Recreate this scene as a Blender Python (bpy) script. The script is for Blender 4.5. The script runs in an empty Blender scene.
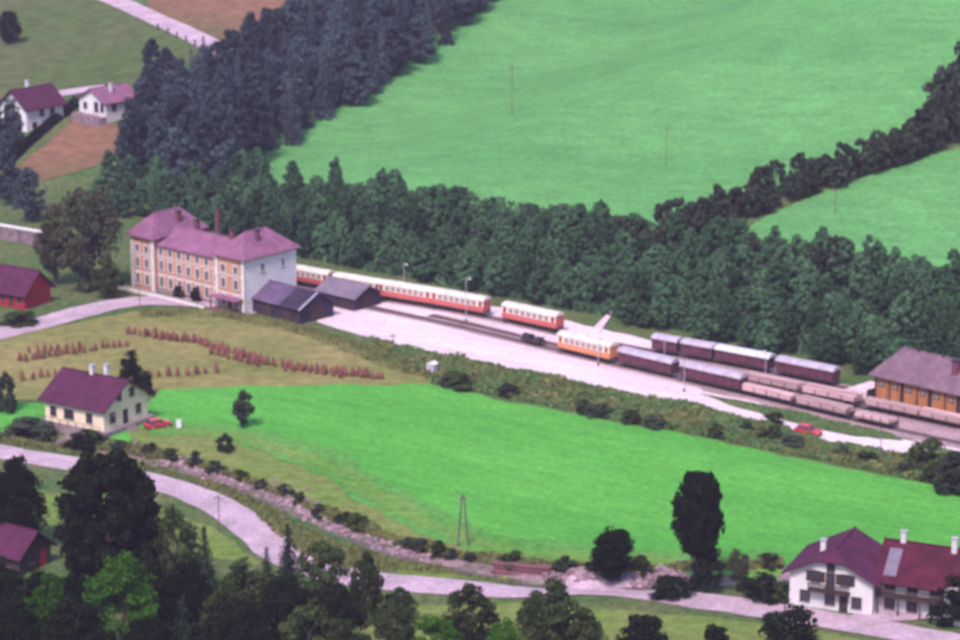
import bpy, math, random
import numpy as np
from mathutils import Vector, Matrix, noise
from mathutils.geometry import delaunay_2d_cdt
PI = math.pi
SC = bpy.context.scene
COL = SC.collection

# ------------------------------------------------------------------ camera
PITCH = math.radians(15.0); FPX = 2724.0; CAMH = 121.8
cd = bpy.data.cameras.new('camera'); cam = bpy.data.objects.new('camera', cd); COL.objects.link(cam)
cam.location = (0, 0, CAMH); cam.rotation_euler = (PI/2 - PITCH, 0, 0)
cd.sensor_fit = 'HORIZONTAL'; cd.sensor_width = 36.0; cd.lens = FPX/960*36
cd.clip_start = 1; cd.clip_end = 6000
cd.dof.use_dof = True; cd.dof.focus_distance = 60.0; cd.dof.aperture_fstop = 1.2   # the snapshot is softly out of focus
SC.camera = cam
# ------------------------------------------------------------------ sky, sun, exposure
SUN_EL, SUN_AZ = math.radians(52), math.radians(200)      # azimuth clockwise from +Y: from behind the camera, a little left
w = bpy.data.worlds.new('World'); SC.world = w; w.use_nodes = True
nt = w.node_tree; nt.nodes.clear()
sky = nt.nodes.new('ShaderNodeTexSky'); sky.sky_type = 'NISHITA'; sky.sun_disc = False
sky.sun_elevation = SUN_EL; sky.sun_rotation = SUN_AZ
bg = nt.nodes.new('ShaderNodeBackground'); bg.inputs['Strength'].default_value = 0.085
wo = nt.nodes.new('ShaderNodeOutputWorld')
nt.links.new(sky.outputs[0], bg.inputs[0]); nt.links.new(bg.outputs[0], wo.inputs[0])
sl = bpy.data.lights.new('sun', 'SUN'); so = bpy.data.objects.new('sun', sl); COL.objects.link(so)
sl.energy = 1.5; sl.angle = math.radians(14); sl.color = (1.0, 0.875, 0.875)
sd = Vector((math.sin(SUN_AZ)*math.cos(SUN_EL), math.cos(SUN_AZ)*math.cos(SUN_EL), math.sin(SUN_EL)))
so.rotation_euler = sd.to_track_quat('Z', 'Y').to_euler(); so.location = (0, 0, 300)
vs = SC.view_settings
vs.view_transform = 'Standard'; vs.look = 'None'; vs.gamma = 1.0; vs.exposure = 1.75
SC.cycles.volume_bounces = 0; SC.cycles.max_bounces = 6

# ------------------------------------------------------------------ pixel -> place
CT, ST = math.cos(PITCH), math.sin(PITCH)
def ray(px, py):
    u = (px-480)/FPX; v = (320-py)/FPX
    return np.array((u, CT+v*ST, -ST+v*CT))
def project(p):
    x, y, z = p[0], p[1], p[2]-CAMH
    dep = y*CT - z*ST; up = y*ST + z*CT
    return 480+FPX*x/dep, 320-FPX*up/dep, dep
def flat(px, py):
    d = ray(px, py); t = -CAMH/d[2]
    return d[0]*t, d[1]*t
def sstep(a, b, x):
    t = np.clip((x-a)/(b-a), 0, 1); return t*t*(3-2*t)
# the foot of the bank behind the railway is a straight line on the valley floor
BA = np.array(flat(300, 257)); BB = np.array(flat(760, 348))
BD = (BB-BA)/np.linalg.norm(BB-BA); BN = np.array((-BD[1], BD[0]))
STREAM_PX = [(-120, 395), (-40, 418), (60, 440), (130, 455), (180, 466), (235, 482), (285, 502), (335, 527), (400, 551), (450, 562), (520, 577), (600, 584), (690, 579), (780, 574), (900, 566), (1050, 560)]
STREAM = np.array([flat(*p) for p in STREAM_PX])
def polydist(x, y, P):
    best = np.full(np.shape(x), 1e9)
    for a, b in zip(P[:-1], P[1:]):
        d = b-a; L2 = d@d
        t = np.clip(((x-a[0])*d[0]+(y-a[1])*d[1])/L2, 0, 1)
        best = np.minimum(best, np.hypot(x-a[0]-t*d[0], y-a[1]-t*d[1]))
    return best
def Hf(x, y):
    x = np.asarray(x, float); y = np.asarray(y, float)
    d = (x-BA[0])*BN[0]+(y-BA[1])*BN[1]
    s = (x-BA[0])*BD[0]+(y-BA[1])*BD[1]
    wl = 0.32+0.68*sstep(-55, 25, s)
    z = 11.0*sstep(1.5, 29, d)*wl
    e = np.maximum(d-22, 0)
    z = z + math.tan(math.radians(13))*(np.sqrt(e*e+64)-8)*(0.5+0.5*sstep(-40, 60, s))
    hill = sstep(20, 60, d)
    z = z + hill*(1.6*np.sin(x*0.021+0.6)*np.cos(y*0.017)+0.9*np.sin(x*0.05-y*0.043))
    z = z + 0.10*np.sin(x*0.11+y*0.07)*np.cos(y*0.093-x*0.031)
    q = np.clip(1-y/290.0, 0, 2)
    z = z + 100*q**1.15
    z = z - 1.1*np.exp(-(polydist(x, y, STREAM)/2.6)**2)
    return z
def H(x, y): return float(Hf(x, y))
def P(px, py):
    d = ray(px, py); ts = np.arange(120, 1500, 2.0)
    zz = CAMH+d[2]*ts - Hf(d[0]*ts, d[1]*ts)
    i = int(np.argmax(zz < 0))
    if zz[i] >= 0: i = len(ts)-1
    a, b = ts[max(i-1, 0)], ts[i]
    for _ in range(24):
        m = (a+b)/2
        if CAMH+d[2]*m > H(d[0]*m, d[1]*m): a = m
        else: b = m
    return Vector((d[0]*b, d[1]*b, H(d[0]*b, d[1]*b)))
def ppm(p): return FPX/project(p)[2]

# ------------------------------------------------------------------ materials
MATS = {}
def mat(name, c, c2=None, scale=1.0, rough=0.85, bump=0.0, bscale=None, fine=0.0, spec=0.3, metal=0.0, detail=4.0, rnd=0.0, stretch=None, lo=0.35, hi=0.65, grain=0.0, gscale=3.0):
    """Principled surface; colour runs between c and c2 with object-space noise, plus fine grain and relief."""
    m = bpy.data.materials.new(name); m.use_nodes = True; n = m.node_tree.nodes; l = m.node_tree.links
    b = n['Principled BSDF']; b.inputs['Roughness'].default_value = rough
    b.inputs['Specular IOR Level'].default_value = spec; b.inputs['Metallic'].default_value = metal
    tc = n.new('ShaderNodeTexCoord'); src = tc.outputs['Object']
    if stretch:
        mp = n.new('ShaderNodeMapping'); mp.inputs['Scale'].default_value = stretch[:3]
        if len(stretch) > 3:
            mp.vector_type = 'TEXTURE'; mp.inputs['Scale'].default_value = tuple(1/v for v in stretch[:3]); mp.inputs['Rotation'].default_value = (0, 0, stretch[3])
        l.new(src, mp.inputs[0]); src = mp.outputs[0]
    c2 = c2 or tuple(v*0.75 for v in c)
    nz = n.new('ShaderNodeTexNoise'); nz.inputs['Scale'].default_value = scale; nz.inputs['Detail'].default_value = detail
    l.new(src, nz.inputs['Vector'])
    rp = n.new('ShaderNodeValToRGB'); rp.color_ramp.elements[0].position = lo; rp.color_ramp.elements[1].position = hi
    rp.color_ramp.elements[0].color = (*c, 1); rp.color_ramp.elements[1].color = (*c2, 1)
    l.new(nz.outputs['Fac'], rp.inputs[0]); out = rp.outputs[0]
    if fine:
        n2 = n.new('ShaderNodeTexNoise'); n2.inputs['Scale'].default_value = scale*9; n2.inputs['Detail'].default_value = 3
        l.new(src, n2.inputs['Vector'])
        mr = n.new('ShaderNodeMapRange'); mr.inputs[1].default_value = 0.3; mr.inputs[2].default_value = 0.7
        mr.inputs[3].default_value = 1-fine; mr.inputs[4].default_value = 1+fine
        l.new(n2.outputs['Fac'], mr.inputs[0])
        mx = n.new('ShaderNodeVectorMath'); mx.operation = 'SCALE'
        l.new(out, mx.inputs[0]); l.new(mr.outputs[0], mx.inputs['Scale']); out = mx.outputs[0]
    if grain:
        n3 = n.new('ShaderNodeTexNoise'); n3.inputs['Scale'].default_value = gscale; n3.inputs['Detail'].default_value = 5; n3.inputs['Roughness'].default_value = 0.7
        l.new(tc.outputs['Object'], n3.inputs['Vector'])
        mr = n.new('ShaderNodeMapRange'); mr.inputs[1].default_value = 0.3; mr.inputs[2].default_value = 0.7
        mr.inputs[3].default_value = 1-grain; mr.inputs[4].default_value = 1+grain
        l.new(n3.outputs['Fac'], mr.inputs[0])
        mx = n.new('ShaderNodeVectorMath'); mx.operation = 'SCALE'
        l.new(out, mx.inputs[0]); l.new(mr.outputs[0], mx.inputs['Scale']); out = mx.outputs[0]
    if rnd:
        oi = n.new('ShaderNodeObjectInfo'); mr = n.new('ShaderNodeMapRange')
        mr.inputs[3].default_value = 1-rnd; mr.inputs[4].default_value = 1+rnd
        l.new(oi.outputs['Random'], mr.inputs[0])
        mx = n.new('ShaderNodeVectorMath'); mx.operation = 'SCALE'
        l.new(out, mx.inputs[0]); l.new(mr.outputs[0], mx.inputs['Scale']); out = mx.outputs[0]
    l.new(out, b.inputs['Base Color'])
    if bump:
        nb = n.new('ShaderNodeTexNoise'); nb.inputs['Scale'].default_value = bscale or scale*6; nb.inputs['Detail'].default_value = 4
        l.new(src, nb.inputs['Vector'])
        bp = n.new('ShaderNodeBump'); bp.inputs['Strength'].default_value = 0.6; bp.inputs['Distance'].default_value = bump
        l.new(nb.outputs['Fac'], bp.inputs['Height']); l.new(bp.outputs[0], b.inputs['Normal'])
    MATS[name] = m; return m
def leafmat(name, c, c2, c3, rnd=0.25, trans=0.22):
    m = bpy.data.materials.new(name); m.use_nodes = True; n = m.node_tree.nodes; l = m.node_tree.links; n.clear()
    o = n.new('ShaderNodeOutputMaterial'); oi = n.new('ShaderNodeObjectInfo'); ge = n.new('ShaderNodeNewGeometry')
    rp = n.new('ShaderNodeValToRGB'); e = rp.color_ramp.elements
    e[0].color = (*c, 1); e[1].color = (*c3, 1); k = e.new(0.5); k.color = (*c2, 1)
    l.new(ge.outputs['Random Per Island'], rp.inputs[0])
    mr = n.new('ShaderNodeMapRange'); mr.inputs[3].default_value = 1-rnd; mr.inputs[4].default_value = 1+rnd
    l.new(oi.outputs['Random'], mr.inputs[0])
    mx = n.new('ShaderNodeVectorMath'); mx.operation = 'SCALE'
    l.new(rp.outputs[0], mx.inputs[0]); l.new(mr.outputs[0], mx.inputs['Scale'])
    d = n.new('ShaderNodeBsdfDiffuse'); t = n.new('ShaderNodeBsdfTranslucent'); ms = n.new('ShaderNodeMixShader'); ms.inputs[0].default_value = trans
    l.new(mx.outputs[0], d.inputs[0]); l.new(mx.outputs[0], t.inputs[0])
    l.new(d.outputs[0], ms.inputs[1]); l.new(t.outputs[0], ms.inputs[2]); l.new(ms.outputs[0], o.inputs[0])
    MATS[name] = m; return m
def tilemat(name, c, c2, course=0.35, bump=0.05):
    """roof covering: courses across the slope plus weathering"""
    m = mat(name, c, c2, 0.5, 0.9, fine=0.22, spec=0.08, grain=0.2, gscale=2.5); n = m.node_tree.nodes; l = m.node_tree.links; b = n['Principled BSDF']
    tc = n['Texture Coordinate']; wv = n.new('ShaderNodeTexWave'); wv.wave_type = 'BANDS'; wv.bands_direction = 'Z'; wv.wave_profile = 'SAW'
    wv.inputs['Scale'].default_value = 0.31/course; wv.inputs['Distortion'].default_value = 0.6; wv.inputs['Detail'].default_value = 2
    l.new(tc.outputs['Object'], wv.inputs['Vector'])
    bp = n.new('ShaderNodeBump'); bp.inputs['Strength'].default_value = 0.7; bp.inputs['Distance'].default_value = bump
    l.new(wv.outputs['Fac'], bp.inputs['Height']); l.new(bp.outputs[0], b.inputs['Normal'])
    return m
# ground covers
mat('rough_grass', (0.060, 0.105, 0.035), (0.105, 0.115, 0.050), 0.09, 1, fine=0.3, grain=0.3, gscale=1.5, spec=0)
mat('hill_meadow', (0.078, 0.218, 0.074), (0.108, 0.275, 0.088), 0.025, 1, fine=0.12, stretch=(0.6, 1.6, 1, -0.55), detail=7, grain=0.26, gscale=0.9, spec=0, lo=0.3, hi=0.7)
mat('valley_meadow', (0.062, 0.240, 0.042), (0.098, 0.312, 0.056), 0.035, 1, fine=0.12, stretch=(0.5, 1.8, 1, -0.62), detail=7, grain=0.26, gscale=1.1, spec=0, lo=0.3, hi=0.7)
mat('meadow_mix_a', (0.070, 0.205, 0.042), (0.098, 0.245, 0.056), 0.08, 1, fine=0.2, grain=0.26, gscale=1.2, spec=0)
mat('meadow_mix_b', (0.095, 0.205, 0.040), (0.135, 0.225, 0.056), 0.08, 1, fine=0.2, grain=0.26, gscale=1.4, spec=0)
mat('pale_grass', (0.120, 0.175, 0.042), (0.165, 0.180, 0.060), 0.06, 1, fine=0.22, grain=0.25, gscale=2.0, spec=0)
mat('hay_stubble', (0.225, 0.185, 0.078), (0.150, 0.155, 0.050), 0.05, 1, fine=0.22, grain=0.25, gscale=2.0, spec=0)
mat('brown_field', (0.195, 0.098, 0.066), (0.125, 0.095, 0.050), 0.04, 1, fine=0.2, grain=0.2, gscale=1.5, spec=0)
mat('dull_meadow', (0.070, 0.105, 0.036), (0.090, 0.100, 0.045), 0.03, 1, fine=0.2, grain=0.2, gscale=1.2, spec=0)
mat('gravel', (0.66, 0.500, 0.555), (0.48, 0.355, 0.395), 0.16, 0.95, 0.03, 6, fine=0.16, stretch=(0.3, 2.2, 1, -0.62), detail=7, grain=0.22, gscale=1.5, lo=0.38, hi=0.78)
mat('roadstone', (0.46, 0.315, 0.390), (0.33, 0.230, 0.275), 0.2, 0.9, 0.02, 6, fine=0.16, grain=0.22, gscale=1.5, detail=6)
mat('ballast', (0.37, 0.235, 0.265), (0.26, 0.165, 0.185), 0.2, 0.95, 0.05, 7, fine=0.25)
mat('stone', (0.31, 0.20, 0.235), (0.15, 0.095, 0.115), 0.8, 0.9, 0.06, 4, fine=0.2, rnd=0.25)
mat('stream_gravel', (0.25, 0.155, 0.18), (0.11, 0.085, 0.075), 0.6, 0.95, 0.08, 3, fine=0.3, grain=0.35, gscale=2.0)
mat('water', (0.16, 0.115, 0.12), (0.10, 0.075, 0.08), 0.3, 0.35, 0.02, 3, spec=0.5)
# building skins
mat('plaster_white', (0.66, 0.60, 0.63), (0.56, 0.50, 0.54), 0.35, 0.9, 0.01, 8, fine=0.06)
mat('plaster_cream', (0.72, 0.60, 0.44), (0.64, 0.52, 0.39), 0.35, 0.9, 0.01, 8, fine=0.06)
mat('brick_orange', (0.50, 0.245, 0.165), (0.40, 0.19, 0.145), 0.5, 0.9, 0.02, 9, fine=0.18)
mat('trim_white', (0.68, 0.60, 0.60), (0.58, 0.51, 0.53), 0.8, 0.8, fine=0.05)
mat('plinth_stone', (0.27, 0.20, 0.21), (0.21, 0.155, 0.165), 0.7, 0.9, 0.02, 7, fine=0.15)
mat('wood_dark', (0.055, 0.030, 0.030), (0.035, 0.022, 0.024), 1.2, 0.8, 0.01, 8, fine=0.2, stretch=(1, 1, 0.15))
mat('wood_orange', (0.42, 0.165, 0.065), (0.30, 0.11, 0.05), 0.9, 0.8, 0.01, 8, fine=0.25, stretch=(3, 3, 0.3))
mat('barn_red', (0.34, 0.014, 0.032), (0.26, 0.012, 0.026), 0.9, 0.75, 0.01, 8, fine=0.15, stretch=(3, 3, 0.3))
tilemat('roof_purple', (0.088, 0.022, 0.056), (0.062, 0.018, 0.040))
tilemat('roof_red', (0.085, 0.016, 0.034), (0.055, 0.012, 0.024))
tilemat('roof_station', (0.245, 0.100, 0.175), (0.175, 0.075, 0.130))
tilemat('roof_mauve', (0.190, 0.110, 0.145), (0.135, 0.078, 0.105), 0.5)
tilemat('roof_grey', (0.185, 0.140, 0.190), (0.140, 0.105, 0.145), 0.5)
tilemat('roof_slate', (0.120, 0.080, 0.145), (0.075, 0.050, 0.092), 0.5)
mat('felt_dark', (0.036, 0.022, 0.046), (0.024, 0.015, 0.032), 0.6, 0.85, fine=0.15)
mat('glass', (0.035, 0.03, 0.045), (0.05, 0.045, 0.06), 0.9, 0.15, spec=0.5)
mat('chimney_pale', (0.62, 0.56, 0.58), (0.5, 0.44, 0.46), 1.5, 0.9, fine=0.1)
mat('chimney_brick', (0.17, 0.055, 0.075), (0.12, 0.042, 0.055), 2.0, 0.9, fine=0.2)
mat('zinc', (0.40, 0.35, 0.43), (0.33, 0.29, 0.36), 0.9, 0.55, spec=0.4)
# railway stock
mat('coach_glass', (0.24, 0.165, 0.16), (0.36, 0.26, 0.24), 0.9, 0.12, spec=0.5)
mat('coach_red', (0.52, 0.115, 0.105), (0.44, 0.09, 0.085), 0.6, 0.55, fine=0.12, grain=0.15, gscale=2.5)
mat('coach_cream', (0.76, 0.62, 0.54), (0.70, 0.56, 0.49), 0.6, 0.55, fine=0.06)
mat('coach_roof', (0.70, 0.60, 0.52), (0.50, 0.42, 0.38), 0.7, 0.75, fine=0.12, grain=0.12, gscale=2.0, detail=7)
mat('coach_orange', (0.62, 0.225, 0.110), (0.52, 0.185, 0.095), 0.6, 0.5, fine=0.08)
mat('wagon_brown', (0.120, 0.032, 0.055), (0.070, 0.022, 0.036), 1.1, 0.8, 0.01, 6, fine=0.25, stretch=(0.4, 1, 3))
mat('wagon_roof_grey', (0.46, 0.37, 0.46), (0.31, 0.245, 0.31), 0.6, 0.75, fine=0.14)
mat('wagon_roof_pale', (0.58, 0.54, 0.64), (0.46, 0.42, 0.51), 0.6, 0.7, fine=0.1)
mat('iron', (0.040, 0.028, 0.032), (0.060, 0.035, 0.036), 1.5, 0.7, fine=0.2)
mat('rail_steel', (0.14, 0.095, 0.09), (0.10, 0.065, 0.06), 1.0, 0.45, metal=0.4)
mat('sleeper_wood', (0.075, 0.050, 0.050), (0.11, 0.075, 0.07), 1.0, 0.9, fine=0.2)
mat('skylight', (0.17, 0.125, 0.185), (0.13, 0.10, 0.145), 1.0, 0.4)
mat('timber', (0.58, 0.365, 0.375), (0.40, 0.235, 0.245), 0.7, 0.85, 0.01, 8, fine=0.2, stretch=(0.3, 3, 3), rnd=0.22)
mat('log_bark', (0.19, 0.075, 0.090), (0.13, 0.055, 0.065), 1.2, 0.9, 0.02, 8, fine=0.25, stretch=(0.4, 2, 2), rnd=0.2)
mat('car_red', (0.55, 0.035, 0.055), (0.50, 0.030, 0.05), 0.5, 0.3, spec=0.5)
mat('rubber', (0.02, 0.02, 0.022), None, 2.0, 0.85)
mat('lamp_white', (0.50, 0.44, 0.46), (0.42, 0.37, 0.39), 2.0, 0.5)
mat('pole_wood', (0.16, 0.115, 0.115), (0.11, 0.08, 0.08), 1.0, 0.9, fine=0.2, stretch=(2, 2, 0.3))
mat('cloth_white', (0.78, 0.74, 0.76), None, 2.0, 0.9)
mat('hay', (0.150, 0.048, 0.042), (0.215, 0.085, 0.060), 2.2, 1, 0.06, 6, fine=0.3, rnd=0.2)
mat('bark', (0.085, 0.060, 0.055), (0.06, 0.042, 0.04), 1.5, 0.95, 0.03, 6, fine=0.25, stretch=(2, 2, 0.3))
# foliage
leafmat('leaf_belt', (0.030, 0.068, 0.038), (0.055, 0.115, 0.060), (0.100, 0.175, 0.088), 0.45)
leafmat('leaf_forest_hazed', (0.028, 0.038, 0.048), (0.045, 0.060, 0.072), (0.072, 0.098, 0.098), 0.45)  # bluish tint puts distance haze into the leaf colour, beyond the thin air volume
leafmat('leaf_hedge', (0.028, 0.038, 0.028), (0.042, 0.055, 0.036), (0.065, 0.075, 0.050), 0.35)
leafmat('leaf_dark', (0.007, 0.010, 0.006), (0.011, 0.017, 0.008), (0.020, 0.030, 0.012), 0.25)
leafmat('leaf_bright', (0.020, 0.060, 0.008), (0.038, 0.105, 0.012), (0.070, 0.165, 0.020), 0.25)
leafmat('leaf_olive', (0.026, 0.036, 0.015), (0.042, 0.060, 0.022), (0.068, 0.085, 0.032), 0.3)
leafmat('leaf_brown', (0.042, 0.045, 0.026), (0.062, 0.062, 0.036), (0.085, 0.080, 0.050), 0.2)
leafmat('needle', (0.012, 0.024, 0.014), (0.020, 0.036, 0.020), (0.032, 0.052, 0.028), 0.3, 0.1)
leafmat('weed', (0.080, 0.150, 0.048), (0.125, 0.215, 0.075), (0.195, 0.255, 0.110), 0.1)
leafmat('dry_weed', (0.12, 0.125, 0.045), (0.165, 0.175, 0.060), (0.215, 0.195, 0.09), 0.1)

# ------------------------------------------------------------------ building blocks
def mesh_from(name, V, F, m=None, smooth=False):
    me = bpy.data.meshes.new(name); me.from_pydata([tuple(v) for v in V], [], F); me.update()
    if m: me.materials.append(MATS[m])
    if smooth: me.polygons.foreach_set('use_smooth', [True]*len(me.polygons))
    return me
def link(name, data, parent=None, loc=None, rz=None, scale=None):
    o = bpy.data.objects.new(name, data); COL.objects.link(o)
    if parent is not None: o.parent = parent
    if loc is not None: o.location = loc
    if rz is not None: o.rotation_euler = (0, 0, rz)
    if scale is not None: o.scale = scale
    return o
def tag(o, label=None, cat=None, group=None, kind=None):
    if label: o['label'] = label
    if cat: o['category'] = cat
    if group: o['group'] = group
    if kind: o['kind'] = kind
    return o
def thing(name, label, cat, loc=(0, 0, 0), rz=0.0, group=None):
    o = link(name, None, None, loc, rz); o.empty_display_size = 0.5
    return tag(o, label, cat, group)
def copy_tree(o, parent=None):
    c = o.copy(); COL.objects.link(c)
    if parent is not None: c.parent = parent
    for ch in list(o.children): copy_tree(ch, c)
    return c
class MB:
    def __init__(s): s.V = []; s.F = []
    def add(s, V, F):
        n = len(s.V); s.V += [tuple(v) for v in V]; s.F += [tuple(i+n for i in f) for f in F]; return s
    def box(s, x0, x1, y0, y1, z0, z1):
        return s.add([(x, y, z) for z in (z0, z1) for y in (y0, y1) for x in (x0, x1)],
                     [(0, 2, 3, 1), (4, 5, 7, 6), (0, 1, 5, 4), (2, 6, 7, 3), (0, 4, 6, 2), (1, 3, 7, 5)])
    def prism(s, pts, a, b, axis='x'):
        """polygon pts (u,v) extruded along an axis: x -> (u,v)=(y,z); y -> (x,z); z -> (x,y)"""
        n = len(pts); f = {'x': lambda u, v, t: (t, u, v), 'y': lambda u, v, t: (u, t, v), 'z': lambda u, v, t: (u, v, t)}[axis]
        V = [f(u, v, a) for u, v in pts]+[f(u, v, b) for u, v in pts]
        F = [tuple(range(n))[::-1], tuple(range(n, 2*n))]+[(i, (i+1) % n, n+(i+1) % n, n+i) for i in range(n)]
        return s.add(V, F)
    def cyl(s, p, q, r, r2=None, n=8):
        r2 = r if r2 is None else r2; p = Vector(p); q = Vector(q); d = (q-p).normalized()
        u = d.orthogonal().normalized(); v = d.cross(u)
        V = [p+(u*math.cos(t)+v*math.sin(t))*r for t in [2*PI*i/n for i in range(n)]]+[q+(u*math.cos(t)+v*math.sin(t))*r2 for t in [2*PI*i/n for i in range(n)]]
        return s.add(V, [tuple(range(n))[::-1], tuple(range(n, 2*n))]+[(i, (i+1) % n, n+(i+1) % n, n+i) for i in range(n)])
    def slab(s, quad, t):
        """a plate of thickness t under a quad"""
        q = [Vector(p) for p in quad]; nn = (q[1]-q[0]).cross(q[2]-q[0]).normalized()
        if nn.z < 0: nn = -nn
        return s.add(q+[p-nn*t for p in q], [tuple(range(len(q)))]+[tuple(range(len(q), 2*len(q)))[::-1]]+[(i, len(q)+i, len(q)+(i+1) % len(q), (i+1) % len(q)) for i in range(len(q))])
    def mesh(s, name, m): 
        me = mesh_from(name, s.V, s.F, m)
        import bmesh
        b = bmesh.new(); b.from_mesh(me); bmesh.ops.recalc_face_normals(b, faces=b.faces); b.to_mesh(me); b.free()
        return me
    def build(s, name, m, parent=None, loc=None, rz=None): return link(name, s.mesh(name, m), parent, loc, rz)
_cache = {}
def cached(key, fn):
    if key not in _cache: _cache[key] = fn()
    return _cache[key]
def window(parent, x, z, w, h, y=0.0, face='f', trim='trim_white', sill=True):
    """face f: looks to local -y at depth y; face r: looks to +x (x is the plane, y the position); face l: looks to -x"""
    def fr():
        b = MB(); t = 0.19 if trim == 'trim_white' else 0.13
        b.box(-w/2-t, -w/2, -0.09, 0.03, -t, h+t); b.box(w/2, w/2+t, -0.09, 0.03, -t, h+t)
        b.box(-w/2, w/2, -0.088, 0.03, h, h+t); b.box(-w/2, w/2, -0.088, 0.03, -t, 0)
        b.box(-0.03, 0.03, -0.055, 0.03, 0, h); return b.mesh('window', trim)
    o = link('window', cached(('win', w, h, trim), fr), parent, (x, y, z))
    o.rotation_euler = (0, 0, {'f': 0, 'r': PI/2, 'l': -PI/2, 'b': PI}[face])
    link('pane', cached(('pane', w, h), lambda: MB().box(-w/2, w/2, -0.02, 0.02, 0, h).mesh('pane', 'glass')), o)
    if sill: link('sill', cached(('sill', w), lambda: MB().box(-w/2-0.2, w/2+0.2, -0.17, 0.0, -0.21, -0.132).mesh('sill', 'plinth_stone')), o)
    return o
def chimney(parent, x, y, z, h, m='chimney_pale', a=0.32):
    c = MB().box(x-a, x+a, y-a, y+a, z-0.9, z+h).build('chimney', m, parent)
    MB().box(x-a-0.09, x+a+0.09, y-a-0.09, y+a+0.09, z+h+0.002, z+h+0.16).build('chimney_cap', 'zinc' if m == 'chimney_pale' else 'felt_dark', c)
def gable_roof(parent, x0, x1, y0, y1, ze, zr, over, m, t=0.16, name='roof', axis='x'):
    """ridge along axis over the box x0..x1, y0..y1"""
    b = MB(); a0, a1, c0, c1 = (x0, x1, y0, y1) if axis == 'x' else (y0, y1, x0, x1)
    k = (zr-ze)/((c1-c0)/2); mid = (c0+c1)/2; zl = ze-k*over
    g = (lambda a, c, z: (a, c, z)) if axis == 'x' else (lambda a, c, z: (c, a, z))
    b.slab([g(a0-over, c0-over, zl), g(a1+over, c0-over, zl), g(a1+over, mid, zr), g(a0-over, mid, zr)], t)
    b.slab([g(a0-over, mid, zr), g(a1+over, mid, zr), g(a1+over, c1+over, zl), g(a0-over, c1+over, zl)], t)
    o = b.build(name, m, parent)
    MB().cyl(g(a0-over, mid, zr+0.02), g(a1+over, mid, zr+0.02), 0.13, n=6).build('ridge_cap', m, o)
    return o
def gable_walls(parent, x0, x1, y0, y1, z0, ze, zr, m, axis='x', name='wall', t=0.14):
    b = MB(); e = ze-t-0.03; r = zr-t-0.05
    if axis == 'x': b.prism([(y0, z0), (y1, z0), (y1, e), ((y0+y1)/2, r), (y0, e)], x0, x1, 'x')
    else: b.prism([(x0, z0), (x1, z0), (x1, e), ((x0+x1)/2, r), (x0, e)], y0, y1, 'y')
    return b.build(name, m, parent)
def hip_roof(parent, x0, x1, y0, y1, ze, zr, over, m, axis='y', inset=None, name='roof'):
    x0 -= over; x1 += over; y0 -= over; y1 += over; b = MB()
    if axis == 'y':
        i = inset if inset is not None else (x1-x0)/2; c = (x0+x1)/2; R = [(c, y0+i, zr), (c, y1-i, zr)]
        E = [(x0, y0, ze), (x1, y0, ze), (x1, y1, ze), (x0, y1, ze)]
        fs = [(0, 1, 4), (1, 2, 5, 4), (2, 3, 5), (3, 0, 4, 5)]
    else:
        i = inset if inset is not None else (y1-y0)/2; c = (y0+y1)/2; R = [(x0+i, c, zr), (x1-i, c, zr)]
        E = [(x0, y0, ze), (x1, y0, ze), (x1, y1, ze), (x0, y1, ze)]
        fs = [(0, 1, 5, 4), (1, 2, 5), (2, 3, 4, 5), (3, 0, 4)]
    V = E+R+[(p[0], p[1], p[2]-0.18) for p in E]
    b.add(V, fs+[(0, 6, 7, 1), (1, 7, 8, 2), (2, 8, 9, 3), (3, 9, 6, 0), (6, 9, 8, 7)])
    o = b.build(name, m, parent)
    MB().cyl((R[0][0], R[0][1], zr+0.01), (R[1][0]+0.001, R[1][1], zr+0.01), 0.14, n=6).build('ridge_cap', m, o)
    return o
def site(pl, pr):
    """front-left and front-right base pixels -> origin, heading, length"""
    a, b = P(*pl), P(*pr); d = b-a
    return a, math.atan2(d.y, d.x), math.hypot(d.x, d.y)

# ------------------------------------------------------------------ ground
def axis_lines(lo, hi, flo, fhi, fine, coarse):
    L = list(np.arange(flo, fhi+0.01, fine)); x = flo; st = fine
    left = []
    while x > lo: st = min(st*1.35, coarse); x -= st; left.append(x)
    x = fhi; st = fine; right = []
    while x < hi: st = min(st*1.35, coarse); x += st; right.append(x)
    return np.array(left[::-1]+L+right)
xs = axis_lines(-480, 480, -135, 135, 1.5, 14); ys = axis_lines(-60, 1100, 285, 640, 1.5, 12)
X, Y = np.meshgrid(xs, ys); Z = Hf(X, Y)
V = np.stack([X, Y, Z], -1).reshape(-1, 3); nx, ny = len(xs), len(ys)
ii = (np.arange(ny-1)[:, None]*nx+np.arange(nx-1)[None, :]).ravel()
g = mesh_from('ground', V.tolist(), np.stack([ii, ii+1, ii+1+nx, ii+nx], -1).tolist(), 'rough_grass', True)
tag(link('ground', g), kind='structure')
HZ_TOP = float(Z.max())

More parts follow.
